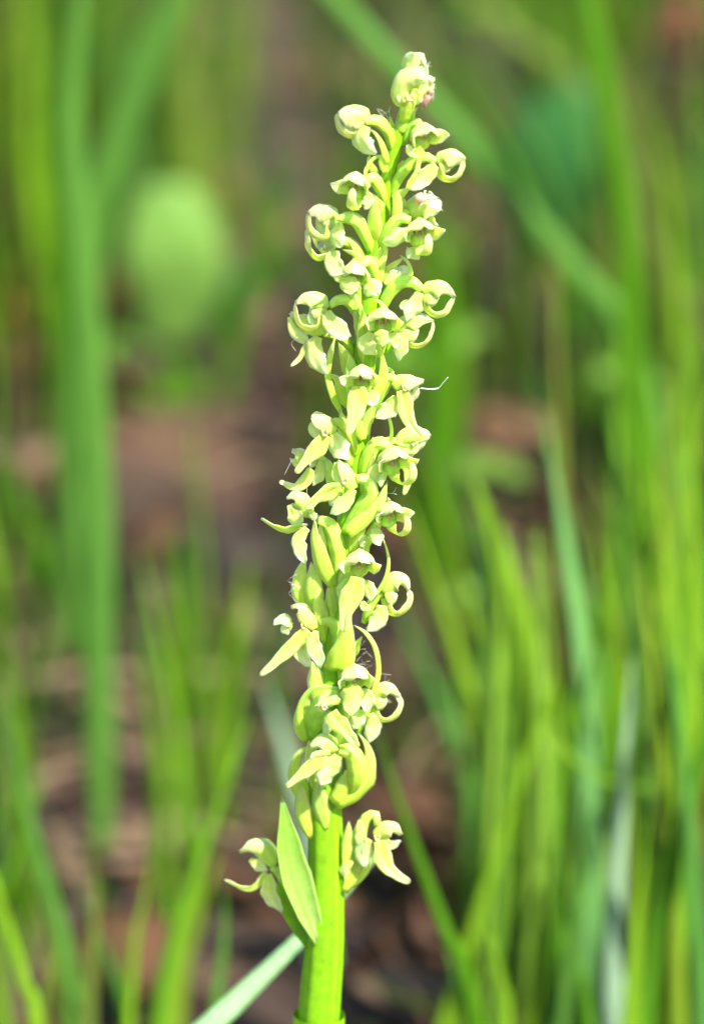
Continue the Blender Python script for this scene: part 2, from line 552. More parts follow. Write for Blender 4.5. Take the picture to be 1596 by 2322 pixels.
# short and mid grass nobody could count
def meadow():
    rng = random.Random(5)
    mb, cols = MB(), []
    pal = [(0.055, 0.165, 0.004), (0.095, 0.20, 0.005), (0.03, 0.11, 0.006), (0.12, 0.20, 0.008), (0.025, 0.075, 0.005), (0.15, 0.12, 0.045), (0.05, 0.15, 0.02), (0.065, 0.105, 0.006)]
    for i in range(8500):
        y = 0.33 + 2.3 * rng.random() ** 0.9
        half = 0.0834 * (y + 0.6)
        x = rng.uniform(-1, 1) * half * 1.8
        u = x / half
        dens = float(np.interp(u, [-1.8, -1.0, -0.6, -0.25, 0.05, 0.35, 0.55, 1.0, 1.8], [0.7, 0.75, 0.7, 0.5, 0.26, 0.36, 0.7, 0.9, 0.8]))
        if y > 0.95 and -0.55 < u < 0.45:
            dens *= 0.35
        patch = 0.5 + 0.9 * noise.noise(Vector((x * 6.5, y * 3.0, 7.0)))
        if rng.random() > dens * max(0.0, min(1.0, patch * 1.5)):
            continue
        side = abs(u)
        hgt = rng.uniform(0.05, 0.16) * (1.3 if side > 0.5 else 0.8)
        if y < 0.42 and -0.95 < u < -0.55:
            continue
        if y < 0.6 and side < 0.35:
            hgt *= 0.6
        a = rng.uniform(0, 2 * math.pi)
        lean = rng.uniform(0.0, 0.5) * hgt
        d = Vector((math.cos(a), math.sin(a), 0))
        b = Vector((x, y, -0.012))
        if in_gap(b, b + d * lean + Vector((0, 0, hgt))):
            continue
        n0 = len(mb.v)
        c = Vector(rng.choice(pal)) * rng.uniform(0.8, 1.2)
        na = rng.uniform(0, 6.28)
        mb.petal([b, b + d * lean * .3 + Vector((0, 0, hgt * .55)), b + d * lean + Vector((0, 0, hgt))], rng.uniform(0.002, 0.0058), 'bract',
                 n=(math.cos(na), 0, math.sin(na)), cup=30, thick=0.15, na=7, nc=2, wav=0.02, seed=i * 0.13)
        cols += [(*c, 1)] * (len(mb.v) - n0)
    for i in range(2200):
        y = 0.15 + 2.6 * rng.random()
        x = rng.choice((-1, 1)) * 0.0834 * (y + 0.6) * rng.uniform(1.8, 5.0)
        if noise.noise(Vector((x * 6.5, y * 3.0, 7.0))) < -0.15:
            continue
        hgt = rng.uniform(0.05, 0.16)
        a = rng.uniform(0, 2 * math.pi)
        d = Vector((math.cos(a), math.sin(a), 0)) * hgt * rng.uniform(0.02, 0.4)
        b = Vector((x, y, -0.012))
        n0 = len(mb.v)
        na = rng.uniform(0, 6.28)
        mb.petal([b, b + d * .3 + Vector((0, 0, hgt * .55)), b + d + Vector((0, 0, hgt))], rng.uniform(0.002, 0.0058), 'bract',
                 n=(math.cos(na), 0, math.sin(na)), cup=30, thick=0.15, na=6, nc=2, wav=0.02, seed=i * 0.19)
        cols += [(*(Vector(rng.choice(pal)) * rng.uniform(0.8, 1.2)), 1)] * (len(mb.v) - n0)
    for i in range(130):
        left = i % 4 == 0
        y = rng.uniform(0.15, 0.34)
        half = 0.0834 * (y + 0.6)
        u = -rng.uniform(0.45, 1.5) if left else rng.choice([rng.uniform(0.36, 0.56), rng.uniform(0.6, 1.5), rng.uniform(0.7, 1.5)])
        hgt = rng.uniform(0.04, 0.11) if left else rng.uniform(0.07, 0.19) * (0.75 if u < 0.6 else 1)
        a = rng.uniform(0, 2 * math.pi)
        d = Vector((math.cos(a), math.sin(a), 0)) * hgt * rng.uniform(0.02, 0.3)
        b = Vector((u * half, y, -0.012))
        if in_gap(b, b + d + Vector((0, 0, hgt))):
            continue
        n0 = len(mb.v)
        c = 1.08 * Vector(rng.choice([(0.11, 0.26, 0.010), (0.16, 0.29, 0.010), (0.08, 0.22, 0.010), (0.07, 0.20, 0.03), (0.19, 0.30, 0.02), (0.14, 0.17, 0.02), (0.10, 0.26, 0.03)]))
        na = rng.uniform(-0.9, 0.9)
        mb.petal([b, b + d * .3 + Vector((0, 0, hgt * .55)), b + d + Vector((0, 0, hgt))], rng.uniform(0.003, 0.0068), 'bract',
                 n=(math.sin(na), 0, math.cos(na)), cup=30, thick=0.15, na=9, nc=2, wav=0.02, seed=i * 0.17)
        cols += [(*c, 1)] * (len(mb.v) - n0)
    o = mb.build('meadow_grass', M_GRASS, cols=cols)
    tag(o, 'low mixed meadow grass growing out of the leaf litter', 'grass', kind='stuff')


meadow()


def clump():
    rng = random.Random(40)
    mb, cols = MB(), []
    for i in range(16):
        y = rng.uniform(0.20, 0.30)
        vx = rng.uniform(1075, 1235)
        b = at(vx, 2250, y)
        b.z = -0.012
        t = at(vx + rng.uniform(-50, 60), rng.uniform(1180, 1650), y)
        m_ = at(vx + rng.uniform(-12, 12) + 15, 1800, y)
        n0 = len(mb.v)
        c = Vector(rng.choice([(0.20, 0.37, 0.03), (0.16, 0.34, 0.03), (0.23, 0.40, 0.04), (0.13, 0.31, 0.06)]))
        mb.petal([b, m_, t], rng.uniform(0.004, 0.007), 'bract', n=(rng.uniform(-.4, .6), 0.1, 1), cup=28, thick=0.18, na=14, nc=4, wav=0.02, seed=i * 0.7)
        cols += [(*c, 1)] * (len(mb.v) - n0)
    o = mb.build('grass_tuft', M_GRASS, cols=cols)
    tag(o, 'soft tuft of fresh green blades crowding round the broadest bright blade', 'grass tuft', kind='stuff')


clump()


def short_grass():
    rng = random.Random(77)
    mb, cols = MB(), []
    pal = [(0.06, 0.105, 0.010), (0.085, 0.12, 0.018), (0.05, 0.12, 0.008), (0.10, 0.10, 0.03), (0.035, 0.075, 0.008), (0.12, 0.09, 0.045)]
    for i in range(8000):
        y = 0.10 + 2.3 * rng.random()
        half = 0.0834 * (y + 0.6)
        x = rng.uniform(-1, 1) * half * 1.7
        if noise.noise(Vector((x * 7.0, y * 4.0, 3.0))) < rng.uniform(-0.1, 0.3):
            continue
        hgt = rng.uniform(0.012, 0.045)
        if in_gap(Vector((x, y, 0)), Vector((x, y, hgt))):
            continue
        a = rng.uniform(0, 2 * math.pi)
        d = Vector((math.cos(a), math.sin(a), 0)) * hgt * rng.uniform(.2, .9)
        b = Vector((x, y, -0.012))
        n0 = len(mb.v)
        c = Vector(rng.choice(pal)) * rng.uniform(0.8, 1.25)
        na = rng.uniform(0, 6.28)
        mb.petal([b, b + d * .3 + Vector((0, 0, hgt * .7)), b + d + Vector((0, 0, hgt))], rng.uniform(0.002, 0.0045), 'bract',
                 n=(math.cos(na), 0, math.sin(na)), cup=20, thick=0.12, na=4, nc=2, wav=0.02, seed=i * 0.13)
        cols += [(*c, 1)] * (len(mb.v) - n0)
    o = mb.build('short_grass', M_GRASS, cols=cols)
    tag(o, 'short olive grass and moss in patches on the soil', 'grass', kind='stuff')


short_grass()


def herbs():
    rng = random.Random(21)
    mb, cols = MB(), []
    pal = [(0.07, 0.20, 0.008), (0.11, 0.25, 0.015), (0.05, 0.16, 0.015), (0.13, 0.26, 0.03), (0.04, 0.13, 0.012), (0.10, 0.18, 0.02)]
    for i in range(170):
        y = 0.4 + 2.3 * rng.random()
        half = 0.0834 * (y + 0.6)
        x = rng.uniform(-1, 1) * half * 1.8
        if noise.noise(Vector((x * 5.0, y * 2.4, 31.0))) < 0.02:
            continue
        c = Vector(rng.choice(pal)) * rng.uniform(0.8, 1.2)
        h = rng.uniform(0.015, 0.06)
        if in_gap(Vector((x, y, 0)), Vector((x, y, h))):
            continue
        n0 = len(mb.v)
        a0 = rng.uniform(0, 6.28)
        for k in range(3):
            a = a0 + k * 2.1
            d = Vector((math.cos(a), math.sin(a), 0))
            L = rng.uniform(0.010, 0.02)
            b = Vector((x, y, h))
            mb.petal([b, b + d * L * .5 + Vector((0, 0, .004)), b + d * L], L * 0.8, 'sep', n=(0.1, 1, 0.3), cup=20, thick=0.2, na=7, nc=4, wav=0.05, seed=i + k * .3)
        mb.tube([Vector((x, y, -0.01)), Vector((x, y, h))], 0.0015, 'one', na=3, nr=5)
        cols += [(*c, 1)] * (len(mb.v) - n0)
    o = mb.build('ground_cover', M_GRASS, cols=cols)
    tag(o, 'low three-leaved herbs covering patches of the soil', 'ground cover', kind='stuff')


herbs()

# ------------------------------------------------------------------ single grass blades behind the orchid
def blade(path, w, mat, label, Y=None, root=None, tipout=0.0, roll=0.0, group='tall grass blades behind the orchid', cup=28, lean=0.0, pr='bract', name='grass_blade', cat='grass blade'):
    """path: directions from the tip down to the foot; Y: its distance plane, or the ground under root"""
    if Y is None:
        Y = ground_y(*root)
        path = path + [root]
    pts = []
    n = len(path)
    for i, (vx, vy) in enumerate(path):
        pts.append(at(vx, vy, Y + lean * (1 - i / max(1, n - 1))))
    if tipout:
        d = (pts[0] - pts[1]).normalized()
        pts.insert(0, pts[0] + d * tipout)
    last, prv = pts[-1], pts[-2]
    if last.z > 0.004:
        d = (last - prv).normalized()
        dz = min(d.z, -0.5)
        k = last.z / -dz
        pts.append(Vector((last.x + d.x * k * 0.55, last.y, -0.012)))
    else:
        pts[-1] = Vector((last.x, last.y, -0.012))
    pts.reverse()
    mid = pts[len(pts) // 2]
    wd = 1.12 * w * FRAME_W / 1596 * (mid - CAM).length / DIST
    mb = MB().petal(pts, wd, pr, n=(0.15, 0.1, 1), roll=roll, cup=cup, thick=0.2, na=26, nc=4, wav=0.03, vein=0.06, seed=len(bpy.data.objects) * 0.31)
    o = mb.build(name, mat, origin=pts[0])
    tag(o, label, cat, group)
    return o


blade([(175, 60), (160, 300), (185, 600), (210, 900), (225, 1250), (225, 1600)], 64, G_MINT, 'widest tall blue-green grass blade standing at the left side of the photo', root=(238, 2020), tipout=0.03, pr='strip')
blade([(390, 20), (330, 150), (270, 310), (215, 480), (190, 700)], 80, G_MINT, 'blue-green blade leaning right across the widest tall blade at left', Y=0.52, tipout=0.04, pr='strip')
blade([(60, 20), (70, 150), (70, 400), (110, 650), (140, 900)], 46, G_YEL, 'yellow-green blade in the top left corner of the photo', Y=0.75, tipout=0.05)
blade([(100, 60), (118, 300), (122, 500), (135, 800)], 42, G_MID, 'mid-green blade standing just left of the widest tall blade', Y=0.62, tipout=0.03)
blade([(440, 60), (425, 200), (430, 380), (470, 560)], 80, G_OLIVE, 'olive blade hanging above the pale oval leaf', Y=0.9, tipout=0.05)
blade([(550, 40), (540, 160), (520, 300), (500, 420)], 45, G_OLIVE, 'narrow olive blade in the shade above the pale oval leaf', Y=1.1, tipout=0.04)
blade([(790, 30), (880, 130), (1040, 300), (1200, 490), (1360, 680), (1460, 860)], 54, G_MINT, 'long blue-green blade slanting down to the right from behind the orchid tip', Y=0.42, tipout=0.05, pr='strip')
blade([(1090, 10), (1180, 90), (1300, 180), (1400, 330)], 50, G_OLIVE, 'short olive-green blade slanting above the long slanting blade', Y=0.8, tipout=0.04)
blade([(1335, 20), (1360, 150), (1400, 340), (1425, 560), (1440, 850), (1460, 1150)], 62, G_MID, 'tall mid-green blade crossing the upper right of the photo', Y=0.40, tipout=0.05, pr='strip')
blade([(1440, 180), (1505, 380), (1525, 560), (1540, 800), (1560, 1100)], 50, G_YEL, 'yellow-green blade arching beside the tall mid-green blade at right', Y=0.50)
blade([(1585, 230), (1592, 420), (1588, 700), (1575, 1000)], 38, G_MINT, 'blue-green blade along the right edge of the photo', Y=0.6, tipout=0.03)
blade([(985, 420), (992, 560), (1005, 760), (1005, 950), (990, 1150)], 105, G_MID, 'bright green blade directly behind the upper orchid flowers', Y=0.56)
blade([(680, 360), (640, 480), (590, 610), (540, 720)], 40, G_MID, 'thin green blade leaning towards the pale oval leaf from the orchid', Y=0.8, tipout=0.02)
blade([(1075, 1090), (1125, 1230), (1160, 1400), (1160, 1600), (1145, 1850), (1120, 2080), (1075, 2300)], 100, G_YEL, 'broadest bright yellow-green blade right of the orchid stem', Y=0.22, pr='strip')
blade([(1215, 1240), (1222, 1400), (1205, 1600), (1190, 1800), (1180, 2000), (1150, 2200)], 70, G_MINT, 'green blade overlapping the right side of the broadest bright blade', Y=0.25)
blade([(1240, 950), (1262, 1100), (1292, 1300), (1320, 1500), (1335, 1720)], 72, leafy('blade fresh blue green', (0.13, 0.33, 0.08), (0.16, 0.36, 0.10), trans=0.35, veins=6, sss=0, spec=0.3), 'pointed blue-green blade with its tip level with the orchid middle', Y=0.21)
blade([(1432, 1490), (1422, 1650), (1412, 1800), (1400, 2000), (1392, 2230)], 56, G_PALE, 'pale whitish-green glossy blade at the lower right', Y=0.17)
blade([(1400, 700), (1470, 960), (1500, 1200), (1520, 1420), (1540, 1700)], 80, G_MID, 'wide green blade rising through the right side of the photo', Y=0.42)
blade([(1560, 900), (1570, 1150), (1575, 1450), (1560, 1750), (1550, 2050)], 82, G_YEL, 'broad yellow-green blade against the right edge', Y=0.24)
blade([(1500, 1380), (1535, 1600), (1530, 1850), (1490, 2100), (1470, 2300)], 60, G_YEL, 'yellow-green blade in front of the broad blade at the right edge', Y=0.20)
blade([(1340, 1050), (1400, 1200), (1450, 1380), (1480, 1560), (1500, 1800)], 58, G_OLIVE, 'olive blade leaning right behind the pale whitish-green blade', Y=0.33)
blade([(1360, 1330), (1380, 1500), (1372, 1700), (1350, 1900), (1340, 2100)], 48, G_MID, 'mid-green blade just left of the pale whitish-green blade', Y=0.24)
blade([(1590, 1830), (1500, 1790), (1390, 1780), (1310, 1735), (1250, 1650), (1235, 1600)], 32, G_YEL, 'thin yellow-green blade bent sideways across the lower right blades', Y=0.19)
blade([(1330, 1790), (1320, 1950), (1305, 2120), (1285, 2300)], 62, G_MINT, 'short green blade rising from the bottom edge left of the pale blade', Y=0.16)
blade([(1470, 1850), (1455, 2000), (1440, 2180), (1430, 2310)], 62, G_YEL, 'yellow-green blade at the bottom edge right of the pale blade', Y=0.15)
blade([(1555, 1800), (1580, 2000), (1570, 2200), (1560, 2320)], 50, G_MID, 'mid-green blade in the bottom right corner', Y=0.17)
blade([(845, 1620), (880, 1740), (940, 1920), (1010, 2110), (1075, 2290)], 50, G_MID, 'narrow green blade slanting from the orchid stem to the broadest bright blade', Y=0.13)
blade([(1085, 2010), (1115, 2130), (1140, 2250), (1150, 2320)], 46, G_YEL, 'short yellow-green blade at the bottom below the broadest bright blade', Y=0.14)
blade([(5, 1500), (30, 1680), (60, 1850), (110, 2030), (160, 2250)], 52, G_MINT, 'blue-green blade slanting through the lower left corner', Y=0.20)
blade([(-10, 2010), (25, 2130), (60, 2250), (80, 2320)], 50, G_YEL, 'yellow-green blade cut by the bottom left corner', Y=0.13, tipout=0.02)
blade([(345, 1890), (338, 1980), (320, 2080), (300, 2200)], 34, G_YEL, 'short upright yellow-green blade in the lower left', Y=0.17)
blade([(262, 2045), (268, 2130), (274, 2230), (278, 2320)], 17, G_MID, 'thinnest upright green blade at the lower left', Y=0.09)
blade([(600, 1540), (630, 1640), (665, 1760), (700, 1900)], 60, G_PALE, 'grey-green blade half hidden behind the orchid stem', Y=0.30)
blade([(560, 1260), (545, 1400), (525, 1550), (500, 1720)], 66, G_YEL, 'yellow-green blade left of the orchid lower flowers', root=(485, 1800))
blade([(410, 1180), (415, 1300), (418, 1420), (425, 1560)], 70, G_MID, 'green blade between the widest tall blade and the orchid', root=(430, 1660))
blade([(10, 1020), (60, 1170), (110, 1310), (160, 1400)], 66, G_MID, 'green blade leaning from the left edge to the widest tall blade', root=(190, 1480))
blade([(505, 1980), (510, 2100), (495, 2250), (490, 2320)], 52, G_MINT, 'blue-green blade under the lowest left orchid flower', Y=0.14)
blade([(100, 2080), (110, 2160), (105, 2250), (95, 2320)], 40, G_OLIVE, 'olive blade at the bottom edge in the lower left', Y=0.16)
blade([(200, 1880), (215, 2020), (210, 2160), (200, 2300)], 42, G_OLIVE, 'olive blade beneath the foot of the widest tall blade', Y=0.19)
blade([(392, 1500), (380, 1650), (370, 1800)], 44, G_OLIVE, 'dull olive blade in the shade left of the orchid', root=(372, 1880))

# broad leaves and dead leaves in the background
def broad(c, axis, L, w, Y, mat, label, name='broad_leaf', cat='leaf', cup=22, n=(0.1, 0.5, 1), group=None):
    a = at(c[0] - axis[0] * L / 2, c[1] - axis[1] * L / 2, Y)
    b = at(c[0] + axis[0] * L / 2, c[1] + axis[1] * L / 2, Y)
    k = FRAME_W / 1596 * (a - CAM).length / DIST
    mid = (a + b) / 2 + Vector((0, -0.006, 0.004))
    mb = MB().petal([b, mid, a], w * k, 'sep', n=n, cup=cup, thick=0.3, na=16, nc=8, wav=0.05, vein=0.03, seed=c[0] * 0.1)
    root = empty(name, (b.x, b.y, 0)) if name == 'broad_leaf' else None
    if root:
        mb.build('leaf_blade', mat, root)
        MB().tube([Vector((b.x - 0.01, b.y + .01, -0.01)), Vector((b.x - .004, b.y + .004, b.z * .5)), b], 0.0025, 'one', nr=8).build('leaf_stalk', mat, root)
        return tag(root, label, cat, group)
    o = mb.build(name, mat, origin=b)
    return tag(o, label, cat, group)


broad((392, 605), (-0.05, -1), 380, 262, 0.80, G_LEAF, 'large pale green oval leaf left of the upper orchid')
broad((330, 900), (-0.6, -0.8), 330, 250, 0.80, G_MID, 'bright green rounded leaf below the pale oval leaf')
broad((480, 720), (0.7, -0.7), 300, 120, 0.82, G_DARK, 'dark green leaf tucked beside the pale oval leaf')
broad((1265, 390), (0.25, -0.95), 430, 270, 0.80, G_DARK, 'large dark green leaf under the long slanting blade at upper right')
broad((1060, 1390), (0.2, -0.97), 130, 110, 0.52, G_LEAF, 'small pale green leaf between the orchid and the broadest bright blade')
broad((10, 695), (1, 0.2), 250, 130, ground_y(15, 790), G_ORANGE, 'orange-brown dead leaf at the left edge', 'dead_leaf', 'dead leaf', n=(0, 0.6, 1))
broad((262, 680), (0.1, -1), 150, 60, ground_y(262, 780), G_DEAD, 'rust-red dead leaf between the widest tall blade and the pale oval leaf', 'dead_leaf', 'dead leaf', n=(0, 0.6, 1))
broad((1275, 1530), (0.2, -1), 170, 75, ground_y(1275, 1640), G_DEAD, 'rust-red dead leaf behind the pointed blue-green blade', 'dead_leaf', 'dead leaf', n=(0, 0.6, 1))
broad((1545, 50), (1, -0.2), 230, 120, ground_y(1545, 105), G_DEAD, 'rust-red dead leaf in the top right corner', 'dead_leaf', 'dead leaf', n=(0, 0.8, 1))
broad((1560, 235), (1, -0.2), 150, 80, ground_y(1560, 270), G_ORANGE, 'orange-brown dead leaf under the rust-red leaf at top right', 'dead_leaf', 'dead leaf', n=(0, 0.8, 1))

# the glossy blade that passes behind the stem
def glossy():
    pts = [at(400, 2395, 0.045), at(500, 2305, 0.047), at(600, 2208, 0.05), at(690, 2120, 0.052), at(770, 2035, 0.054), at(850, 1945, 0.056)]
    pts.insert(0, Vector((pts[0].x - 0.03, 0.04, pts[0].z - 0.03)))
    pts.insert(0, Vector((pts[0].x - 0.02, 0.04, -0.01)))
    mb = MB().petal(pts, 70 * FRAME_W / 1596, 'strip', n=(0.2, 0.65, 0.75), cup=18, thick=0.25, na=26, nc=6, wav=0.02, vein=0.08)
    o = mb.build('grass_blade', leafy('blade painted sheen', (0.52, 0.59, 0.48), (0.22, 0.40, 0.16), trans=0.15, rough=0.32, sss=0, veins=7, spec=1.0), origin=pts[0])  # whitish lower end is sky sheen put into the base colour
    tag(o, 'glossy blade with painted silvery sheen slanting up behind the foot of the orchid stem', 'grass blade', 'tall grass blades behind the orchid')


glossy()

# ------------------------------------------------------------------ the orchid
ORCHID = empty('orchid', (P(0, 724, 2322).x, 0, 0))
tag(ORCHID, 'tall green bog orchid spike with pale yellow-green flowers, in sharp focus', 'orchid')

STEM = [(722, 2322, 96), (735, 2150, 90), (739, 1950, 80), (736, 1800, 76), (742, 1640, 72), (757, 1480, 66), (768, 1370, 60), (788, 1200, 54), (802, 1100, 52),
        (813, 1000, 50), (823, 850, 52), (834, 720, 52), (845, 600, 45), (862, 500, 40), (880, 400, 31), (897, 325, 30), (914, 262, 25), (928, 200, 18), (936, 150, 10)]
spts = [P(0, x, y) for x, y, w in STEM]
foot = Vector((spts[0].x - 0.008, 0.0, -0.012))
allp = [foot, Vector((spts[0].x - 0.004, 0, spts[0].z * 0.5))] + spts
ws = [0.0068, 0.0064] + [w * FRAME_W / 1596 for _, _, w in STEM]
_L = [0.0]
for i in range(1, len(allp)):
    _L.append(_L[-1] + (allp[i] - allp[i - 1]).length)
_L = [l / _L[-1] for l in _L]
mb = MB().tube(allp, lambda v: float(np.interp(v, _L, ws)), na=90, nr=24, ribs=0.035, twist=2.0)
mb.build('stem', M_STEM, ORCHID)


def pts_of(reg, s, d0, d1, dm=None):
    xy = [tuple(map(float, q.split(','))) for q in s.split()]
    n = len(xy)
    out = []
    for i, q in enumerate(xy):
        u = i / max(1, n - 1)
        d = d0 + (d1 - d0) * u
        if dm is not None:
            d = (1 - u) * (1 - u) * d0 + 2 * u * (1 - u) * (2 * dm - (d0 + d1) / 2) + u * u * d1
        out.append(P(reg, q[0], q[1], q[2] if len(q) > 2 else d))
    return out


_seed = [0.0]


def sw(reg, s, w, d0=0, d1=0, pr='sep', dm=None, **kw):
    _seed[0] += 1.37
    kw.setdefault('seed', _seed[0])
    return MB().petal(pts_of(reg, s, d0, d1, dm), w * unit(reg), pr, **kw)


def bract(reg, s, w, d0=0, d1=0, pr='bract', mat=None, **kw):
    kw.setdefault('cup', 32)
    kw.setdefault('wav', 0.07)
    kw.setdefault('twist', 14)
    return sw(reg, s, w, d0, d1, pr, vein=0.04, **kw).build('bract', mat or M_BRACT, ORCHID)


HN = (0, 0.78, 0.62)


def flower(reg, ov, hood=None, lip=None, seps=(), spur=None, lantern=None, column=None, hoods=()):
    """ov: (path, width, d0, d1) from the stem to the head; the flower's own mesh is the ovary; lip, hood and sepals hang on it"""
    u = unit(reg)
    mb = MB().tube(pts_of(reg, ov[0], ov[2], ov[3], ov[4] if len(ov) > 4 else None), ov[1] * u * 0.86, 'ov', ribs=0.12, na=20, nr=18)
    root = mb.build('flower', M_OVA, ORCHID)
    hl = list(hoods) + ([hood] if hood else [])
    for h in hl:
        kw = dict(n=HN, cup=70, thick=0.2, wav=0.13, vein=-0.07, twist=16)
        kw.update(h[5] if len(h) > 5 else {})
        sw(reg, h[0], h[1] * 1.2, h[2], h[3], h[4] if len(h) > 4 and h[4] else 'hood', na=18, nc=12, **kw).build('hood', M_HOOD, root)
    for l in ([lip] if isinstance(lip, tuple) else (lip or [])):
        kw = dict(cup=-14, thick=0.24, wav=0.11, vein=-0.06, twist=18)
        kw.update(l[5] if len(l) > 5 else {})
        sw(reg, l[0], l[1] * 1.08, l[2], l[3], l[4] if len(l) > 4 and l[4] else 'lip', na=24, nc=8, **kw).build('lip', M_LIP, root)
    lp = lip if isinstance(lip, tuple) else None
    if hood and lp and len(lp) > 5 and lp[5] in (RING, RINGL):
        H, Lp = pts_of(reg, hood[0], hood[2], hood[3]), pts_of(reg, lp[0], lp[2], lp[3])
        A, B, Cc = H[0], H[-1], Lp[len(Lp) // 2]
        dz = Vector((0, -0.0003, 0))
        w_ = (H[len(H) // 2] - Cc).length
        pp = [A.lerp(Cc, .12) + dz, A.lerp((B * .8 + Cc * 1.2) / 2, .26) + dz, A.lerp((B * 1.0 + Cc * 1.0) / 2, .44) + dz, A.lerp(B * .7 + Cc * .3, .58) + dz * .5]
        _seed[0] += 1.1
        MB().petal(pp, w_ * 0.72, 'hood', n=(0, 0.35, 1), cup=40, thick=0.2, wav=0.08, seed=_seed[0]).build('petal', M_HOOD, root)
        MB().petal([p + Vector((0, 0.0011, 0)) for p in pp[:3]], w_ * 0.6, 'sep', n=(0, 0.35, 1), cup=-30, thick=0.2, wav=0.08, seed=_seed[0] + .5).build('petal', M_SEP, root)
    for s in seps:
        q_ = math.sin(_seed[0] * 45.1)
        kw = dict(cup=34 if q_ > -0.25 else -26, thick=0.2, wav=0.16, vein=0.05, twist=38)
        kw.update(s[5] if len(s) > 5 else {})
        if q_ < -0.25:
            kw['cup'] = -26
        sw(reg, s[0], s[1] * (1.2 + 0.12 * q_), s[2], s[3], s[4] if len(s) > 4 and s[4] else 'sep', na=16, nc=8, **kw).build('sepal', M_SEP, root)
    if spur:
        MB().tube(pts_of(reg, spur[0], spur[2], spur[3]), spur[1] * u, 'spur', na=20, nr=10).build('spur', M_BRACT, root)
    if lantern:
        make_lantern(root, reg, **lantern)
    if column:
        cx, cy, d, s = column
        make_column(root, P(reg, cx, cy, d), Vector((0, -1, 0)), Vector((1, 0, 0)), Vector((0, 0, 1)), s * u)
    return root


def make_column(root, c, f, r, up, s):
    mb = MB()
    for sx in (-1, 1):
        mb.blob(c + r * (sx * s * 0.22) + up * (s * 0.1), s * 0.16, (0.8, 0.9, 1.7), lump=0.2, seed=sx + 3, nu=8, nv=6)
    mb.blob(c - up * (s * 0.22) + f * (s * 0.05), s * 0.22, (1.25, 0.8, 0.7), lump=0.2, seed=2, nu=8, nv=6)
    mb.build('column', M_COL, root)


def make_lantern(root, reg, c, size, az=0.0, tilt=0.0, d=4.0, lip='curl', horns=0.0, lean=0.0, hw=1.0):
    """a flower head that faces the viewer: helmet, two inner petals, lip curled up before the opening"""
    S = 1.1 * size * unit(reg)
    C = P(reg, c[0], c[1], d)
    a, t = math.radians(az), math.radians(tilt)
    f = Vector((math.sin(a) * math.cos(t), -math.cos(a) * math.cos(t), math.sin(t)))
    r = f.cross(Vector((0, 0, 1))).normalized() * -1
    r = Vector((math.cos(a), math.sin(a), 0))
    up = r.cross(f) * -1
    if up.z < 0: up = -up
    if lean:
        R = Matrix.Rotation(math.radians(lean), 3, f)
        r, up = R @ r, R @ up

    def q(x, y, z):
        return C + r * (x * S) + up * (y * S) + f * (z * S)
    _seed[0] += 1.9
    mbh = MB().petal([q(0, -.05, -.55), q(0, .33, -.38), q(0, .50, -.05), q(0, .50, .28), q(0, .44, .50)], S * 0.92 * hw, 'hoodf', n=up + f * 0.15, raw=True,
                     cup=80, thick=0.24, na=18, nc=14, wav=0.11, vein=-0.06, seed=_seed[0])
    mbh.build('hood', M_HOOD, root)
    for sx in (-1, 1):
        _seed[0] += 1.1
        mbp = MB().petal([q(sx * .16, -.12, -.3), q(sx * .38, .05, -.05), q(sx * .47, .2, .25), q(sx * (.50 + horns), .26 + horns * .5, .5)], S * 0.5, 'sep',
                         n=r * sx + up * 0.35, raw=True, cup=34, thick=0.24, na=14, nc=8, wav=0.13, twist=25, seed=_seed[0])
        mbp.build('petal', M_SEP, root)
    make_column(root, q(0, .06, -.12), f, r, up, S * 0.42)
    # throat below the column
    MB().blob(q(0, -.16, -.28), S * 0.30, (1.0, 0.9, 0.9), lump=0.1, seed=1, nu=10, nv=8).build('throat', M_OVA, root)
    if lip == 'curl':
        mbl = MB().petal([q(0, -.14, -.2), q(.02, -.40, -.02), q(.04, -.52, .28), q(.07, -.36, .58), q(.1, -.04, .68), q(.12, .22, .56)], S * 0.40, 'band',
                         n=f - up * 0.6, raw=True, cup=24, thick=0.32, na=22, nc=8, wav=0.05, seed=_seed[0])
        mbl.build('lip', M_LIP, root)
    elif lip == 'side':
        mbl = MB().petal([q(0.02, -.14, -.2), q(.1, -.42, -.02), q(.25, -.52, .28), q(.38, -.30, .55), q(.40, 0.0, .62), q(.34, .25, .52)], S * 0.34, 'band',
                         n=f - up * 0.6, raw=True, cup=20, thick=0.32, na=22, nc=8, wav=0.05, seed=_seed[0])
        mbl.build('lip', M_LIP, root)


RING = dict(roll=40, cup=14, thick=0.22)
RINGL = dict(roll=-40, cup=14, thick=0.22)

# --- top of the spike (region 1)
flower(1, ('985,470 1000,380 1025,280 1040,230', 110, 0.4, 1.0),
       hoods=[('1040,245 1035,170 1040,110 1040,70', 135, 1.2, 1.6, 'bud', dict(n=(0.1, 0.15, 1), cup=100)),
              ('1045,245 1060,180 1060,120 1048,78', 115, -0.4, 0.4, 'bud', dict(n=(0, 0.1, -1), cup=100))],
       seps=[('1060,235 1100,200 1115,150', 80, 1.6, 1.4, 'sep', dict(n=(0.6, 0, 1)))])
flower(1, ('965,560 985,480 1000,430 1010,380', 105, 0.8, 2.2),
       hoods=[('985,440 945,360 985,270 1060,245 1110,270', 140, 2.2, 3.2, 'hoodf', dict(n=(-0.1, 0.35, 1), cup=75))],
       seps=[('1060,330 1120,300 1150,260 1185,262', 95, 2.0, 2.6, 'hood', dict(n=(0.3, 0.5, 1))),
             ('985,350 950,400 935,430', 70, 2.6, 2.4, 'sep')],
       lip=[('1040,330 1060,390 1050,440', 80, 3.2, 2.6, 'sep')], column=(1005, 385, 3.4, 90))
bract(1, '945,640 965,560 990,490 1010,440', 95, 0.9, 1.6, cup=60)
